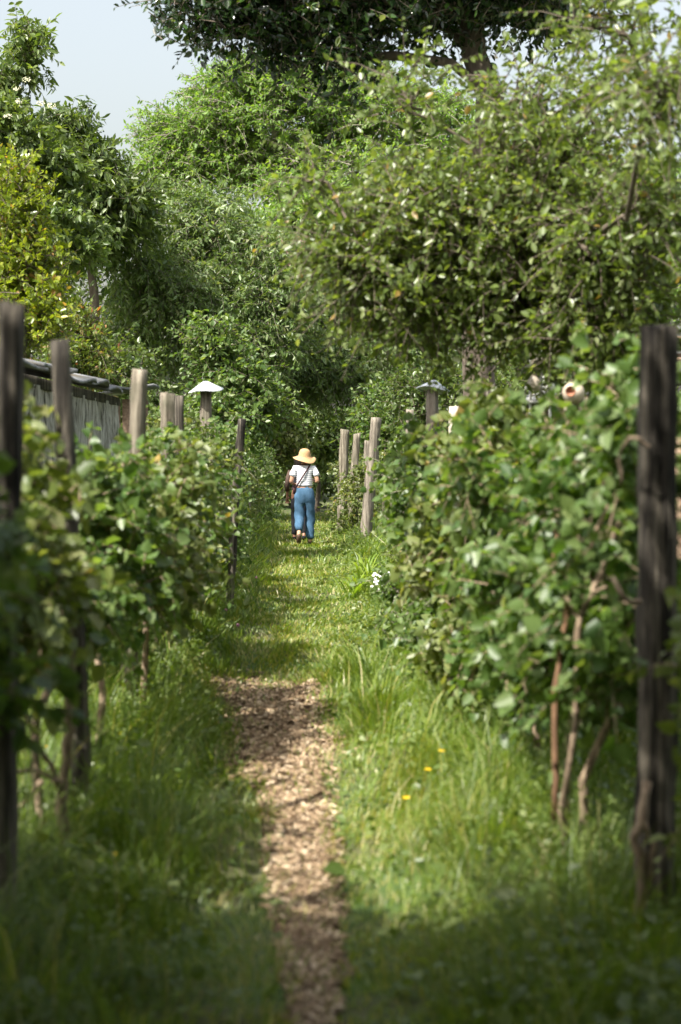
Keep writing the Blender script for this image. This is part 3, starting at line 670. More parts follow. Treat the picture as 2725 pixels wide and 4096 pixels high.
for k, (lb, px, py, Yd, rx, ry, rd, n, lf) in enumerate(bushes):
    sc_ = Yd / 30
    tree('bush' if Yd < 47 else 'broadleaf_tree', lb, at(px, 600, Yd)[:2], at(px, py + ry * .3, Yd), .05 * sc_, [('p', px, py, Yd, rx, ry, rd, n)], lf, 'bark',
         dict(LPl, tlen=.5 * sc_, L=.085 * sc_, W=.05 * sc_, spread=.2 * sc_), 330 + k, cat='bush' if Yd < 47 else 'tree', sk=dict(rt=.007))
# dark evergreen overhanging at the top
Yo = 17
LPo = dict(twigs=6, tlen=.30, nleaf=9, L=.078, W=.040, droop=.15, up=.2, outk=.5, spread=.15, lup=.4, ldroop=.15, twr=.004)
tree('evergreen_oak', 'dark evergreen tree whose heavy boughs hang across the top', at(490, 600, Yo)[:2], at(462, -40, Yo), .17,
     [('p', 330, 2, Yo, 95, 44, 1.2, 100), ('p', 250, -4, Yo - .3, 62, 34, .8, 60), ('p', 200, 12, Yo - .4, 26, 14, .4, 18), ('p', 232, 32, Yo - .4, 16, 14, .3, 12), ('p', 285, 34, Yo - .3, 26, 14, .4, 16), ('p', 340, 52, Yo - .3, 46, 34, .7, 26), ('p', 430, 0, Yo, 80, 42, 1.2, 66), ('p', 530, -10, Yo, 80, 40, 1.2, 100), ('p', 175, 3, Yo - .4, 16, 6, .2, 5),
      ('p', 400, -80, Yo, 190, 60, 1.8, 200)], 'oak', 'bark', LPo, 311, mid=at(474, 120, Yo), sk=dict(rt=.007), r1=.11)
# apple tree, right, blurred by nearness
Ya = 11.2
LPa = dict(twigs=5, tlen=.40, nleaf=13, L=.051, W=.029, droop=.28, up=.25, outk=.6, spread=.09, lup=.4, ldroop=.22, twr=.0035)
tree('apple_tree', 'spreading apple tree with olive leaves filling the upper right', (2.3, 11.6), at(565, 330, 11.4), .08,
     [('p', 425, 215, Ya, 85, 60, .8, 85), ('p', 350, 245, Ya, 58, 52, .5, 36), ('p', 400, 285, Ya, 85, 58, .7, 70), ('p', 525, 172, Ya, 95, 72, .9, 60), ('p', 535, 90, Ya, 65, 55, .6, 13), ('p', 620, 115, Ya, 95, 70, .9, 22), ('p', 530, 362, Ya + 1.6, 50, 32, .4, 9), ('p', 600, 365, Ya + 1.6, 60, 40, .4, 18),
      ('p', 610, 20, Ya - 1, 80, 46, .7, 14), ('p', 405, 100, Ya, 45, 50, .4, 8), ('p', 500, 245, Ya, 115, 95, .9, 122), ('p', 620, 235, Ya - .6, 100, 90, .9, 105), ('p', 440, 300, Ya, 70, 50, .6, 45), ('p', 600, 320, Ya - .4, 90, 50, .7, 75), ('p', 305, 180, Ya, 16, 12, .2, 6), ('p', 540, 325, Ya + .4, 60, 40, .5, 22),
      ('p', 660, 90, 8.2, 26, 24, .35, 14)], 'apple', 'bark', LPa, 312, mid=(2.25, 11.5, 1.2), sk=dict(rt=.005, jit=.08, rmax=.045))
# shade tree standing behind and left of the camera
tree('broadleaf_tree', 'shade tree beside the camera, outside the frame', (-4.2, .2), (-3.2, 1.2, 4.2), .16,
     [('e', -2.5, .9, 4.9, 1.9, 1.9, .6, 330), ('e', -1.6, 2.1, 4.7, 1.6, .8, .4, 210), ('e', -3.5, .2, 5.2, 1.6, 1.8, .9, 120), ('e', -.2, 3.3, 4.6, .8, .8, .3, 100), ('e', -3.2, 2.9, 4.6, .9, .6, .35, 70), ('e', -1.0, -.6, 5.4, 3.0, 2.2, .7, 260)], 'dark', 'bark', dict(LPl, twigs=9, L=.11, W=.075, tlen=.5, spread=.2), 313)

tree('broadleaf_tree', 'second unseen tree added behind the camera to dim the foreground', (3.6, -1.2), (3.0, -.4, 4.4), .15,  # added out of view to cut sky light over the foreground
     [('e', 2.4, .6, 5.1, 2.2, 2.2, .7, 260), ('e', 4.2, 1.2, 5.0, 1.8, 2.0, .8, 160)], 'dark', 'bark', dict(LPl, twigs=8, L=.12, W=.08, tlen=.5, spread=.2), 314)

tree('bush', 'unseen bush added left of the camera to deepen the foreground shade', (-3.3, 1.6), (-3.2, 1.7, 1.8), .06, [('e', -3.2, 1.6, 1.7, 1.3, 2.6, 1.6, 260)], 'dark', 'bark', dict(LPl, twigs=8, L=.12, W=.08, tlen=.45, spread=.2), 315, cat='bush')  # added out of view; keeps sky light from the left off the foreground
tree('bush', 'unseen bush added right of the camera to deepen the foreground shade', (3.4, 2.2), (3.3, 2.2, 1.8), .06, [('e', 3.3, 2.2, 1.8, 1.3, 2.8, 1.8, 260)], 'dark', 'bark', dict(LPl, twigs=8, L=.12, W=.08, tlen=.45, spread=.2), 316, cat='bush')  # added unseen on the right; shuts side sky light off the near grass
tree('bush', 'tall unseen bush added behind the camera to block sky light', (.2, -4.2), (.2, -4.2, 2.6), .08, [('e', .2, -4.2, 2.4, 4.0, 1.2, 2.4, 420)], 'dark', 'bark', dict(LPl, twigs=8, L=.14, W=.09, tlen=.5, spread=.25), 317, cat='bush')  # added unseen as a blocker for sky light from behind

# elder flower heads
g = np.random.default_rng(9)
for k, (px, py) in enumerate([(62, 185), (40, 205), (20, 270), (120, 245), (95, 240), (45, 235)]):
    c = at(px * .4343, py * .4343, 25.9)
    root = empty('flower_head', tuple(c), 'flat cream flower head on the elder at upper left', 'flower', 'cream flower heads on the elder')
    acc = Acc()
    for q in range(26):
        a, r = g.uniform(0, 6.28), .065 * math.sqrt(g.uniform(0, 1)); V, F = box(c + np.array([r * math.cos(a), -.05 + r * .5 * math.sin(a), r * .7 * math.sin(a)]), (.015, .014, .012)); acc.add(V, F)
    acc.build('blossom', M['creamfl'], root)

# ------------------------------------------------------------------ buildings
def sheet_roof():
    root = empty('shed', (-2.75, 16.4, 0), 'long low shed with rough pale plaster wall and overlapping grey roof sheets', 'shed')
    g = np.random.default_rng(12)
    y0, y1, xw = 9.5, 21.4, -2.32
    ny_, nz_ = 120, 24
    yy, zz = np.meshgrid(np.linspace(y0, y1, ny_), np.linspace(0, 2.22, nz_), indexing='ij')
    xx = xw + .012 * np.sin(yy * 6) + g.normal(size=yy.shape) * .008
    i, j = np.meshgrid(np.arange(ny_ - 1), np.arange(nz_ - 1), indexing='ij')
    F = np.stack([i * nz_ + j, (i + 1) * nz_ + j, (i + 1) * nz_ + j + 1, i * nz_ + j + 1], -1).reshape(-1, 4)
    acc = Acc(); acc.add(np.stack([xx, yy, zz], -1).reshape(-1, 3), F)
    V, F = box((-3.5, y1, 1.12), (2.3, .1, 2.24)); acc.add(V, F); V, F = box((-3.5, y0, 1.12), (2.3, .1, 2.24)); acc.add(V, F); V, F = box((-4.6, 15.45, 1.3), (.1, 11.8, 2.6)); acc.add(V, F)
    acc.build('wall', M['render'], root)
    acc = Acc()
    V, F = box((-2.36, 15.5, 2.24), (.10, 12.0, .10)); acc.add(V, F)
    acc.build('eave_board', M['postdark'], root)
    ys_ = y0 - .3; k = 0
    ra = Acc()
    while ys_ < y1:
        w = g.uniform(1.3, 1.9); t = .012
        nx_, nyy = 10, 12
        a, b = np.meshgrid(np.linspace(0, 1, nx_), np.linspace(0, 1, nyy), indexing='ij')
        x = -2.12 - a * 2.7 + .04 * np.sin(b * 5 + k); y = ys_ + b * (w + .12)
        z = 2.33 + a * .55 + .022 * np.sin(b * 6.28 * 1.2 + k * 2) * (1 - a * .6) + (.03 if k % 2 else 0) + .02 * b
        Vt = np.stack([x, y, z], -1).reshape(-1, 3); Vb = Vt - np.array([0, 0, .028])
        i, j = np.meshgrid(np.arange(nx_ - 1), np.arange(nyy - 1), indexing='ij')
        F = np.stack([i * nyy + j, i * nyy + j + 1, (i + 1) * nyy + j + 1, (i + 1) * nyy + j], -1).reshape(-1, 4)
        e = np.stack([np.arange(nyy - 1), np.arange(nyy - 1) + 1], -1)
        n0 = nx_ * nyy
        E = np.stack([e[:, 0], e[:, 0] + n0, e[:, 1] + n0, e[:, 1]], -1)
        e2 = np.stack([np.arange(nx_ - 1) * nyy, np.arange(1, nx_) * nyy], -1); E2 = np.stack([e2[:, 0], e2[:, 1], e2[:, 1] + n0, e2[:, 0] + n0], -1)
        ra.add(np.vstack([Vt, Vb]), np.vstack([F, F[:, ::-1] + n0, E, E2])); ys_ += w; k += 1
    ra.build('roof', M['roofsheet'], root)
sheet_roof()

def lean_to():
    c = at(121, 390, 25.0); root = empty('lean_to', (c[0], c[1], 0), 'small lean-to with broken brown boards behind the long shed', 'shed')
    acc = Acc()
    g = np.random.default_rng(13)
    for q in range(4):
        V, F = box((c[0] - .3 + q * .2, 25 + .03 * g.normal(), 1.2), (.17, .03, 2.3 + .1 * g.normal())); acc.add(V, F)
    acc.build('board_wall', M['board'], root)
    acc = Acc(); rot = Matrix.Rotation(R(-9), 3, 'Y')
    V, F = box((c[0] + .05, 25.3, 2.50), (.9, 1.0, .04), rot); acc.add(V, F); acc.build('roof', M['roofsheet'], root)
lean_to()

def right_shed():
    c = at(600, 376, 15.5); root = empty('shed', (c[0], c[1], 0), 'low timber shed with patched flat roof behind the right vines', 'shed')
    acc = Acc(); g = np.random.default_rng(14)
    for q in range(14):
        V, F = box((2.3 + q * .155, 15.2, 1.08), (.145, .03, 2.16)); acc.add(V, F)
    for q in range(14):
        V, F = box((2.24, 15.3 + q * .155, 1.08), (.03, .145, 2.16)); acc.add(V, F)
    acc.build('board_wall', M['board'], root)
    acc = Acc()
    V, F = box((3.2, 16.2, 2.25), (2.4, 2.5, .05), Matrix.Rotation(R(-7), 3, 'Y')); acc.add(V, F)
    V, F = box((2.55, 15.6, 2.25), (.9, 1.3, .03), Matrix.Rotation(R(-12), 3, 'Y')); acc.add(V, F)
    acc.build('roof', M['roofsheet'], root)
    for q in range(7):
        rb = empty('board', (2.9 + q * .1, 15.6 + q * .03, 2.4 + .035 * q), 'weathered board in the loose pile on the right shed roof', 'board', 'boards piled on the right shed roof')
        V, F = box((3.0 + .04 * q, 15.5 + .06 * g.normal(), 2.40 + .042 * q), (1.2, .14, .035), (Matrix.Rotation(R(g.normal() * 7), 3, 'Z') @ Matrix.Rotation(R(-8 + g.normal() * 3), 3, 'Y')))
        a2 = Acc(); a2.add(V, F); a2.build('plank', M['board'], rb)
right_shed()

def house():
    root = empty('house', (-1.4, 52, 0), 'house with red tiled roof glimpsed through the trees', 'house')
    z0, z1 = 5.2, at(250, 232, 52)[2]; xa, xb = at(190, 300, 52)[0], at(318, 300, 52)[0]
    acc = Acc(); V, F = box(((xa + xb) / 2, 54.5, z0 / 2), (xb - xa - .4, 5.0, z0)); acc.add(V, F); acc.build('wall', M['white'], root)
    me_V = np.array([[xa, 51.6, z0], [xb, 51.6, z0], [xb, 54.5, z1 + .2], [xa, 54.5, z1 + .2], [xa, 57.4, z0], [xb, 57.4, z0], [xa, 51.6, z0 - .12], [xb, 51.6, z0 - .12]])
    acc = Acc(); acc.add(me_V, [[0, 1, 2, 3], [3, 2, 5, 4], [6, 7, 1, 0]]); acc.build('roof', M['tile'], root)
house()

# ------------------------------------------------------------------ garden objects on the right
def ornament_frame():
    Yd = 12.6; c = at(540, 400, Yd); root = empty('garden_rack', (c[0], Yd, 0), 'whitewashed slatted rack of garden ornaments rising over the right vines', 'rack')
    acc = Acc()
    for px in (531, 541, 551):
        a = at(px, 360, Yd); b = at(px - 3, 415, Yd); V, F = tube([(b[0] - .01, Yd, 0), a], .012, 6); acc = Acc(); acc.add(V, F); acc.build('upright', M['white'], root)
    for py in (366, 388, 402):
        a = at(525, py, Yd - .02); b = at(560, py, Yd - .02); V, F = tube([a, b], .012, 6); acc = Acc(); acc.add(V, F); acc.build('rail', M['white'], root)
    jar = [(.0, -.05), (.036, -.05), (.05, -.02), (.05, .02), (.028, .05), (.024, .07), (.03, .075)]
    for (px, py, s, lb) in [(538, 363, 1, 'round cream jug on the rack, left of its pair'), (550, 364, .9, 'slim cream jug on the rack, right of its pair'), (534, 384, 1, 'white jug on the lower rail of the rack'), (551, 389, .8, 'short pinkish jug on the lower rail of the rack')]:
        p = at(px, py, Yd - .06); r = empty('jug', tuple(p), lb, 'jug', 'jugs on the garden rack')
        V, F = lathe([(a_ * s, z_ * s) for a_, z_ in jar], p, 14); a2 = Acc(); a2.add(V, F); a2.build('jug_body', M['cream' if s != .8 else 'white'], r, smooth=True)
ornament_frame()
def pot():
    Yd = 10.2; c = at(573.5, 393, Yd)
    r = empty('round_pot', tuple(c), 'round cream pot with terracotta mouth facing the path, on a thin stake', 'pot')
    rot = (Matrix.Rotation(R(-25), 3, 'Z') @ Matrix.Rotation(R(90 - 8), 3, 'X'))
    prof = [(.001, -.07), (.036, -.062), (.060, -.035), (.068, 0), (.060, .035), (.042, .058), (.030, .066)]
    V, F = lathe(prof, c, 20, rot); a = Acc(); a.add(V, F); a.build('pot_body', M['cream'], r, smooth=True)
    V, F = lathe([(.031, .068), (.028, .05), (.001, .03)], c, 20, rot); a = Acc(); a.add(V, F); a.build('mouth', M['clay'], r, smooth=True)
    V, F = tube([(c[0], c[1], 0), (c[0], c[1], c[2] - .06)], .009, 6); a = Acc(); a.add(V, F); a.build('stake', M['greybark'], r)
    for px, py, lb in [(569, 405, 'small cream cup hanging under the round pot, left'), (584, 404, 'small cream cup hanging beside the round pot, right')]:
        p = at(px, py, Yd); q = empty('cup', tuple(p), lb, 'cup', 'cups under the round pot')
        V, F = lathe([(.001, .04), (.022, .038), (.03, .0), (.034, -.04), (.030, -.04), (.026, 0), (.001, .03)], p, 14); a = Acc(); a.add(V, F); a.build('cup_body', M['cream'], q, smooth=True)
pot()
def white_pole():
    Yd = 17; a = at(546, 282, Yd); r = empty('white_post', (a[0], Yd, 0), 'slim white painted double pole with a box top among the apple leaves', 'pole')
    acc = Acc()
    for dx in (-.03, .06):
        V, F = tube([(a[0] + dx, Yd, 0), (a[0] + dx, Yd, a[2])], .018, 6); acc = Acc(); acc.add(V, F); acc.build('pole', M['white'], r)
    acc = Acc(); V, F = box((a[0] + .03, Yd, a[2] + .05), (.24, .2, .10)); acc.add(V, F)
    V, F = box((a[0] + .0, Yd, a[2] + .30), (.14, .14, .08)); acc.add(V, F); V, F = box((a[0] + .0, Yd, a[2] + .18), (.03, .03, .2)); acc.add(V, F); acc.build('box_top', M['white'], r)
white_pole()
# pale blue scrap at left edge
c = at(4, 690, 5.6); r = empty('plastic_bag', tuple(c), 'pale blue plastic bag caught at the foot of the near left vine', 'bag')
g = np.random.default_rng(2); V, F = lathe([(.002, -.09), (.03, -.08), (.045, -.03), (.035, .02), (.04, .06), (.012, .09), (.022, .11)], c, 12, wav=lambda th, r_: .008 * np.sin(5 * th)); V = V + g.normal(size=V.shape) * .004
a = Acc(); a.add(V, F); a.build('film', M['blue'], r)

# ------------------------------------------------------------------ flowers and long leaved clump
def buttercup(px, py, label, k):
    g = np.random.default_rng(500 + k)
    px *= .4343; py *= .4343
    # find a spot where the flower head floats .2 m above the ground
    hz = .22; Yd = (1.7 - hz) * FP / max(py - 445, 30); c = at(px, py, Yd)
    r = empty('buttercup', (float(c[0]), float(c[1]), 0), label, 'flower', 'yellow buttercups in the verge')
    V, F = tube([(c[0] + .02, c[1], 0), (c[0] + .01, c[1], c[2] * .5), c], .0018, 5); a = Acc(); a.add(V, F); a.build('stem', M['stem'], r)
    a = Acc()
    for q in range(5):
        an = q * 1.2566 + g.uniform(0, 1); D = np.array([math.cos(an), math.sin(an), .35]); V, F = leaves(c[None], D[None], np.array([[-.3 * math.cos(an), -.3 * math.sin(an) - .3, 1.0]]), np.array([.017]), np.array([.019])); a.add(V, F)
    a.build('petal_ring', M['petaly'], r)
for k, (px, py, lb) in enumerate([(1017, 1730, 'yellow buttercup by the right vines, highest of the right three'), (985, 1773, 'yellow buttercup just below the highest right one'), (935, 1838, 'yellow buttercup closest to the chip path on the right'),
                                  (258, 1968, 'yellow buttercup in the grass below the third left post'), (108, 1720, 'yellow buttercup beside the crooked left vine leg'), (14, 1640, 'yellow buttercup at the left frame edge'), (280, 1690, 'small yellow buttercup at the foot of the pale left post')]):
    buttercup(px, py, lb, k)
for k, (px, py) in enumerate([(520, 1405), (548, 1440), (495, 1335), (905, 1358), (590, 1330)]):
    px *= .4343; py *= .4343; hz = .2; Yd = (1.7 - hz) * FP / (py - 445); c = at(px, py, Yd)
    lbs = ['pink clover bloom left of the grassy path, middle', 'pink clover bloom left of the grassy path, nearest', 'pink clover bloom left of the grassy path, by the vine leg', 'pink clover bloom right of the path by the white flowers', 'pink clover bloom nearest the mown middle on the left']
    r = empty('clover_flower', (float(c[0]), float(c[1]), 0), lbs[k], 'flower', 'pink clover blooms')
    V, F = tube([(c[0], c[1], 0), c], .002, 5); a = Acc(); a.add(V, F); a.build('stem', M['stem'], r)
    V, F = lathe([(.001, -.014), (.012, -.008), (.015, .002), (.008, .014), (.001, .017)], c, 8); a = Acc(); a.add(V, F); a.build('bloom', M['petalp'], r, smooth=True)

def white_flowers():
    Yd = 16.4; c = at(387, 581, Yd); r = empty('white_flower_clump', (float(c[0]), Yd, 0), 'low clump of small white flowers on the right bank', 'flowers')
    g = np.random.default_rng(22); a = Acc(); s = Acc()
    for q in range(46):
        p = c + np.array([g.uniform(-.16, .14), g.uniform(-.25, .15), g.normal() * .04 + .02])
        for w in range(6):
            an = w * 1.047; D = np.array([math.cos(an), math.sin(an) * .5, .2 + .5 * math.sin(an)]); V, F = leaves(p[None], D[None], np.array([[0, -.7, .7]]), np.array([.015]), np.array([.015])); a.add(V, F)
        V, F = tube([(p[0], p[1], 0), p], .0016, 4, cap=False); s.add(V, F)
    a.build('blossom', M['petalw'], r); s.build('stem', M['stem'], r)
white_flowers()

def long_clump(label, px, Yd, n, h, seed):
    c = at(px, 560, Yd); g = np.random.default_rng(seed); r = empty('daylily', (float(c[0]), Yd, 0), label, 'plant')
    a = Acc()
    for q in range(n):
        an = g.uniform(0, 6.28); L_ = h * g.uniform(.6, 1.15); w = g.uniform(.006, .011) * 1.4; t = np.linspace(0, 1, 9); reach = g.uniform(.35, .95)
        d = np.array([math.cos(an), math.sin(an), 0]); sd = np.array([-math.sin(an), math.cos(an), 0])
        P = np.array([c[0] + g.normal() * .05, Yd + g.normal() * .05, 0]) + d * (reach * L_ * t[:, None] ** 1.6) + np.array([0, 0, 1]) * (L_ * (t - .62 * reach * t ** 3))[:, None]
        ww = w * np.sin(np.pi * (t * .85 + .13))[:, None] + .0005
        V = np.stack([P - sd * ww, P + sd * ww], 1).reshape(-1, 3)
        F = [[2 * i, 2 * i + 1, 2 * i + 3, 2 * i + 2] for i in range(8)]; a.add(V, F, g.uniform(0, 1))
    a.build('long_leaf', M['long'], r)
long_clump('arching clump of long strap leaves below the twisted right post', 366, 19.5, 60, .62, 61)
long_clump('small tuft of strap leaves at the edge of the white flowers', 352, 18.4, 26, .42, 62)
# broad dock leaves near
for k, (px, py, lb) in enumerate([(1120, 1910, 'broad pale dock leaves in the right grass near the bare stems'), (560, 1390, 'broad leaved weed tuft on the left verge near the clover')]):
    px *= .4343; py *= .4343; Yd = 1.6 * FP / (py - 445); c = at(px, py, Yd); g = np.random.default_rng(70 + k); n = 16
    r = empty('dock_plant', (float(c[0]), Yd, 0), lb, 'plant'); an = g.uniform(0, 6.28, n)
    D = np.stack([np.cos(an), np.sin(an), g.uniform(.5, 1.6, n)], -1); Nn = np.stack([-np.cos(an), -np.sin(an), 1 + 0 * an], -1)
    V, F = leaves(np.tile([c[0], Yd, .02], (n, 1)) + g.normal(size=(n, 3)) * .02, D, Nn, g.uniform(.12, .22, n), g.uniform(.05, .075, n)); mesh_np('leaf_rosette', V, F, M['weed'], r, np.repeat(g.uniform(.5, 1, n), 6))

# ------------------------------------------------------------------ people
def skin_mesh(name, verts, edges, radii, mat, parent, sub=2, root=0, noise=0.0, seed=0):
    me = bpy.data.meshes.new(name); me.from_pydata([tuple(v) for v in verts], edges, []); me.update()
    o = bpy.data.objects.new(name + '_src', me); col.objects.link(o)
    sm = o.modifiers.new('s', 'SKIN'); sm.use_smooth_shade = True
    for i, r in enumerate(radii):
        d = me.skin_vertices[0].data[i]; d.radius = (r, r) if np.isscalar(r) else r; d.use_root = (i == root)
    sb = o.modifiers.new('b', 'SUBSURF'); sb.levels = sub; sb.render_levels = sub
    dg = bpy.context.evaluated_depsgraph_get(); dg.update()
    m2 = bpy.data.meshes.new_from_object(o.evaluated_get(dg)); m2.name = name
    bpy.data.objects.remove(o)
    if noise:
        n = len(m2.vertices); co = np.empty(n * 3, dtype=np.float32); m2.vertices.foreach_get('co', co); co = co.reshape(-1, 3)
        f = noise * (np.sin(co[:, 2] * 38 + co[:, 0] * 30) * .6 + np.sin(co[:, 0] * 75 + co[:, 2] * 17) * .5)
        nn = np.empty(n * 3, dtype=np.float32); m2.vertices.foreach_get('normal', nn); co += nn.reshape(-1, 3) * f[:, None]
        m2.vertices.foreach_set('co', co.ravel()); m2.update()
    m2.materials.clear(); m2.materials.append(mat)
    ob = bpy.data.objects.new(name, m2); col.objects.link(ob); ob.parent = parent
    for p in m2.polygons: p.use_smooth = True
    return ob

def person(loc, label, legs, arms, skin, s=1.0):
    """legs/arms: joint positions in the figure's own metres, facing +Y"""
    root = bpy.data.objects.new('person', None); col.objects.link(root); root.location = loc; root.scale = (s, s, s); tag(root, label, 'person')
    V = [(0, 0, .90), (0, 0, 1.02), (0, -.01, 1.16), (0, -.005, 1.29), (0, .0, 1.355), (0, .015, 1.41), (0, .03, 1.46), (0, .035, 1.52), (0, .03, 1.575)]
    Rr = [(.13, .10), (.115, .085), (.13, .09), (.12, .08), (.06, .055), (.045, .048), (.062, .07), (.075, .088), (.05, .06)]
    E = [(i, i + 1) for i in range(8)]
    V.append((0, .125, 1.485)); Rr.append(.010); E.append((7, 9))       # nose
    for sx in (-1, 1):
        V.append((sx * .082, .03, 1.49)); Rr.append(.012); E.append((7, len(V) - 1))   # ears
    for sx, (hip, knee, ank, heel, toe) in legs.items():
        a = len(V); V += [hip, knee, ank, toe]; Rr += [.082, .052, .034, (.038, .022)]; E += [(0, a), (a, a + 1), (a + 1, a + 2), (a + 2, a + 3)]
        V.append(heel); Rr.append(.028); E.append((a + 2, a + 4))
    for sx, (sh, el, wr, hd) in arms.items():
        a = len(V); V += [sh, el, wr, hd]; Rr += [.048, .036, .024, (.036, .018)]; E += [(3, a), (a, a + 1), (a + 1, a + 2), (a + 2, a + 3)]
        hd = np.array(hd); d = norm(hd - np.array(wr)); sd = norm(np.cross(d, [0, 0, 1.0])); up = np.cross(sd, d)
        for f, (off, ln) in enumerate([(-.026, .058), (-.009, .068), (.009, .064), (.026, .05)]):
            b = len(V); p1 = hd + sd * off + d * .028; p2 = p1 + d * ln * .5 - up * .008; p3 = p2 + d * ln * .35 - up * ln * .3
            V += [tuple(p1), tuple(p2), tuple(p3)]; Rr += [.009, .0085, .007]; E += [(a + 3, b), (b, b + 1), (b + 1, b + 2)]
        b = len(V); p1 = np.array(wr) + d * .035 + sd * sx * -.032; p2 = p1 + d * .035 + sd * sx * -.012; V += [tuple(p1), tuple(p2)]; Rr += [.011, .009]; E += [(a + 3, b), (b, b + 1)]
    skin_mesh('body', V, E, Rr, skin, root)
    for sx in (-1, 1):
        V, F = lathe([(.001, -.009), (.009, -.004), (.009, .004), (.001, .009)], (sx * .03, .112, 1.515), 8); a = Acc(); a.add(V, F); V, F, r = a.get(); oo = mesh_np('eye', V, F, M['darkhair'], None, smooth=True); oo.parent = root
    V, F = box((0, .118, 1.448), (.042, .012, .010)); a = Acc(); a.add(V, F); V, F, r = a.get(); oo = mesh_np('mouth', V, F, M['maroon'], None); oo.parent = root
    return root
def child(name, V, F, mat, root, smooth=True):
    o = mesh_np(name, V, np.asarray(F), mat, None, smooth=smooth); o.parent = root; return o

# woman in straw hat, mid stride: left foot back with sole up, right foot planted
legs = {1: ((.085, .0, .86), (.095, .07, .47), (.09, .02, .085), (.09, -.03, .04), (.10, .16, .025)),
        -1: ((-.085, 0, .86), (-.085, -.0, .46), (-.095, -.27, .22), (-.095, -.32, .18), (-.10, -.25, .05))}
arms = {1: ((.165, -.01, 1.30), (.225, -.05, 1.07), (.15, .17, 1.10), (.09, .24, 1.13)), -1: ((-.165, -.01, 1.30), (-.23, -.04, 1.07), (-.16, .17, 1.02), (-.10, .25, 1.03))}
px_w = at(304.5, 500, 29.0)[0]
W = person((px_w, 29.0, float(gz(px_w, 29.0))), 'woman walking away in straw sun hat, striped top and blue trousers', legs, arms, M['skin'])
tv = [(0, 0, 1.0), (0, 0, .93), (0, -.01, .86)]; tr = [(.135, .10), (.155, .125), (.15, .125)]; te = [(0, 1), (1, 2)]
for sx, (hip, knee, ank, heel, toe) in legs.items():
    a = len(tv); hip = np.array(hip) + [sx * .0, 0, -.10]; knee = np.array(knee) + [0, -.01, 0]; ank = np.array(ank) + [0, 0, -.0 if sx > 0 else .03]
    mid = (hip + knee) / 2; m2 = knee * .45 + ank * .55
    tv += [tuple(hip), tuple(mid), tuple(knee), tuple(m2), tuple(ank)]; tr += [(.105, .11), (.10, .10), (.088, .09), (.085, .082), (.082, .075)]; te += [(2, a), (a, a + 1), (a + 1, a + 2), (a + 2, a + 3), (a + 3, a + 4)]
skin_mesh('trousers', tv, te, tr, M['denim'], W, noise=.010)
sv = [(0, 0, .985), (0, 0, 1.03), (0, -.005, 1.12), (0, -.01, 1.22), (0, -.005, 1.31), (0, 0, 1.345)]; sr = [(.155, .115), (.15, .11), (.15, .108), (.155, .105), (.14, .09), (.085, .065)]; se = [(i, i + 1) for i in range(5)]
for sx in (-1, 1):
    a = len(sv); sv += [(sx * .15, -.01, 1.305), (sx * .185, -.02, 1.235), (sx * .215, -.04, 1.15)]; sr += [.062, .066, .062]; se += [(4, a), (a, a + 1), (a + 1, a + 2)]
skin_mesh('striped_top', sv, se, sr, M['stripe'], W, noise=.004)
# neckline trim
th = np.linspace(0, 2 * math.pi, 25); P = np.stack([.092 * np.cos(th), .068 * np.sin(th) , 1.372 - .018 * np.abs(np.sin(th / 2 + .78)) + 0 * th], -1)
V, F = tube(P, .007, 6, cap=False); child('neckline', V, F, M['maroon'], W)
# shoulder strap wraps round the back from right shoulder to left hip, up the chest
th = np.linspace(0, 2 * math.pi, 41); u = (1 - np.cos(th)) / 2
bkx = .105 - .255 * u; zz = 1.375 - .40 * u; yy = -np.sin(th) * (.128)
P = np.stack([bkx, yy, zz], -1)
A2 = []; Fs = []
T = norm(np.gradient(P, axis=0)); Nn_ = norm(np.stack([P[:, 0] * .3, P[:, 1], P[:, 2] * 0], -1) + 1e-6); S_ = norm(np.cross(T, Nn_))
V = np.stack([P - S_ * .013, P + S_ * .013, P + S_ * .013 + Nn_ * .006, P - S_ * .013 + Nn_ * .006], 1).reshape(-1, 3)
F = np.array([[4 * i + q, 4 * (i + 1) + q, 4 * (i + 1) + (q + 1) % 4, 4 * i + (q + 1) % 4] for i in range(40) for q in range(4)])
child('shoulder_strap', V, F, M['maroon'], W, False)
# hat
def brim(th, r_): return (r_ / .215) ** 3 * (.045 * np.sin(th * 2 + .9) - .015 + .018 * np.sin(3 * th)) if r_ > .11 else 0 * th
rotH = (Matrix.Rotation(R(8), 3, 'X') @ Matrix.Rotation(R(5), 3, 'Y'))
prof = [(.001, .135), (.045, .130), (.078, .11), (.096, .07), (.102, .02), (.108, 0), (.14, -.018), (.17, -.033), (.194, -.043), (.196, -.048), (.17, -.040), (.14, -.026), (.106, -.008), (.098, .02), (.09, .07), (.07, .105), (.001, .125)]
V, F = lathe(prof, (.0, .02, 1.505), 36, rotH, brim); child('straw_hat', V, F, M['straw'], W)
V, F = lathe([(.001, 1.56), (.05, 1.555), (.085, 1.52), (.088, 1.47), (.075, 1.43), (.05, 1.41), (.001, 1.40)], (0, .005, 0), 20); child('hair', V * [1, .95, 1], F, M['hair'], W)
def shoe(name, ank, heel, toe, mat, root):
    heel = np.array(heel); toe = np.array(toe); d = toe - heel
    V, F = tube([heel - d * .12, heel + d * .05, heel + d * .45, heel + d * .85, heel + d * 1.1], [.018, .038, .040, .042, .016], 12); child(name, V, F, mat, root)
for sx in (1, -1): shoe('shoe', legs[sx][2], legs[sx][3], legs[sx][4], M['shoe'], W)
# shoulder bag in front of left hip
V, F = box((-.175, .08, .93), (.05, .16, .13)); child('shoulder_bag', V, F, M['maroon'], W, False)

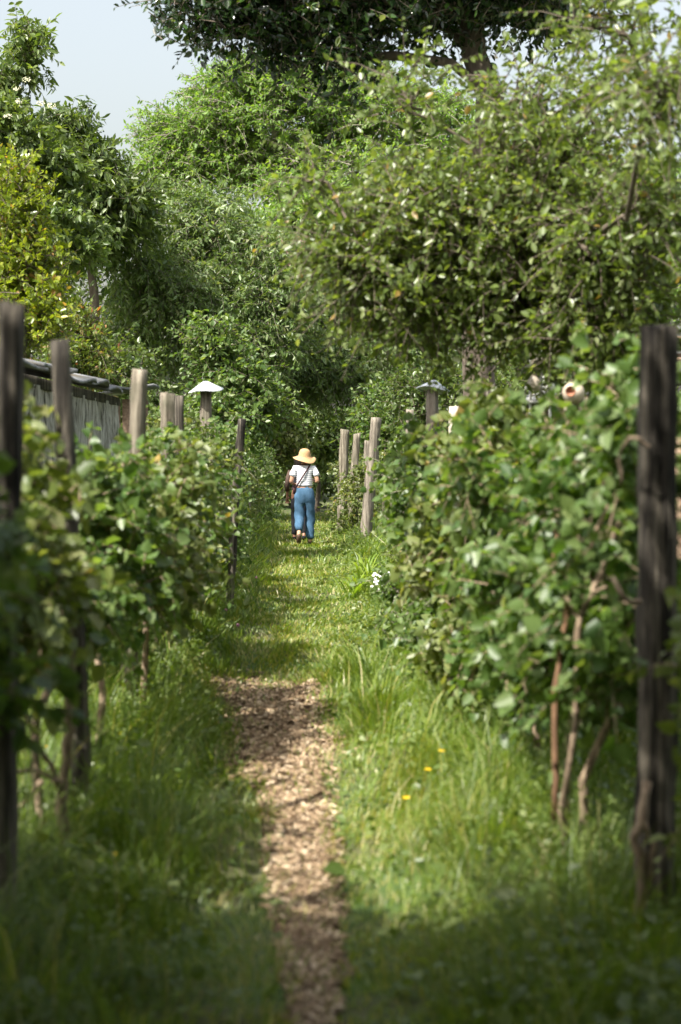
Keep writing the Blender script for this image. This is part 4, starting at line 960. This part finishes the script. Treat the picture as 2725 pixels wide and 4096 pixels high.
# second walker, ahead and to the left
legs2 = {1: ((.085, 0, .86), (.09, .02, .47), (.09, -.16, .12), (.09, -.21, .08), (.09, -.08, .02)), -1: ((-.085, 0, .86), (-.09, .10, .47), (-.09, .12, .085), (-.09, .07, .04), (-.09, .27, .025))}
arms2 = {1: ((.165, -.01, 1.30), (.19, .06, 1.06), (.12, .24, 1.10), (.06, .28, 1.14)), -1: ((-.165, -.01, 1.30), (-.225, -.06, 1.06), (-.22, .02, .86), (-.22, .05, .78))}
px_m = at(299.0, 500, 30.6)[0]
Mn = person((px_m, 30.6, float(gz(px_m, 30.6))), 'dark haired walker in black and brown, half hidden left of the woman', legs2, arms2, M['skin2'], .95)
tv = [(0, 0, 1.0), (0, 0, .93), (0, -.01, .86)]; tr = [(.125, .095), (.14, .11), (.135, .11)]; te = [(0, 1), (1, 2)]
for sx, (hip, knee, ank, heel, toe) in legs2.items():
    a = len(tv); hip = np.array(hip) + [0, 0, -.08]; tv += [tuple(hip), tuple((hip + np.array(knee)) / 2), knee, ank]; tr += [.092, .08, .065, .055]; te += [(2, a), (a, a + 1), (a + 1, a + 2), (a + 2, a + 3)]
skin_mesh('trousers', tv, te, tr, M['black'], Mn, noise=.004)
sv = [(0, 0, .90), (0, 0, 1.0), (0, -.005, 1.12), (0, -.01, 1.22), (0, -.005, 1.31), (0, 0, 1.345)]; sr = [(.15, .115), (.14, .105), (.145, .105), (.155, .105), (.14, .09), (.075, .065)]; se = [(i, i + 1) for i in range(5)]
skin_mesh('vest', sv, se, sr, M['black'], Mn, noise=.004)
for sx in (1, -1):
    sh, el, wr, hd = [np.array(q) for q in arms2[sx]]
    V, F = tube([sh + [-sx * .02, 0, .01], sh * .5 + el * .5, el, el * .4 + wr * .6], [.062, .056, .048, .042], 12); child('sleeve', V, F, M['brown'], Mn)
V, F = lathe([(.001, 1.62), (.05, 1.61), (.088, 1.57), (.098, 1.51), (.09, 1.44), (.085, 1.38), (.05, 1.33), (.001, 1.32)], (0, .0, 0), 20); child('hair', V * [1, .95, 1], F, M['darkhair'], Mn)
for sx in (1, -1): shoe('shoe', legs2[sx][2], legs2[sx][3], legs2[sx][4], M['black'], Mn)

# ------------------------------------------------------------------ light
EL, AZ = 53, 46     # sun height; degrees behind due left
sd = Vector((-math.cos(R(AZ)) * math.cos(R(EL)), -math.sin(R(AZ)) * math.cos(R(EL)), math.sin(R(EL))))
sun = bpy.data.lights.new('sun', 'SUN'); sun.energy = 5.0; sun.angle = R(.55); sun.color = (1, .955, .86)
so = bpy.data.objects.new('sun', sun); col.objects.link(so); so.rotation_euler = sd.to_track_quat('Z', 'Y').to_euler()
w = bpy.data.worlds.new('World'); scene.world = w; w.use_nodes = True
nt = w.node_tree; nt.nodes.clear()
sky = nt.nodes.new('ShaderNodeTexSky'); sky.sky_type = 'NISHITA'; sky.sun_disc = False
sky.sun_elevation = R(EL); sky.sun_rotation = math.atan2(sd.x, sd.y); sky.air_density = 1.6; sky.dust_density = 6.0; sky.ozone_density = 1.0; sky.altitude = 100
bg = nt.nodes.new('ShaderNodeBackground'); bg.inputs[1].default_value = .12
hs = nt.nodes.new('ShaderNodeHueSaturation'); hs.inputs['Saturation'].default_value = .5; hs.inputs['Value'].default_value = 1.06; nt.links.new(sky.outputs[0], hs.inputs['Color'])
wo = nt.nodes.new('ShaderNodeOutputWorld'); nt.links.new(hs.outputs[0], bg.inputs[0]); nt.links.new(bg.outputs[0], wo.inputs[0])
scene.view_settings.view_transform = 'Standard'; scene.view_settings.look = 'None'; scene.view_settings.exposure = 1.12; scene.view_settings.gamma = 1
scene.render.engine = 'CYCLES'
scene.cycles.max_bounces = 7; scene.cycles.transmission_bounces = 4; scene.cycles.diffuse_bounces = 3; scene.cycles.glossy_bounces = 2
scene.cycles.use_denoising = True
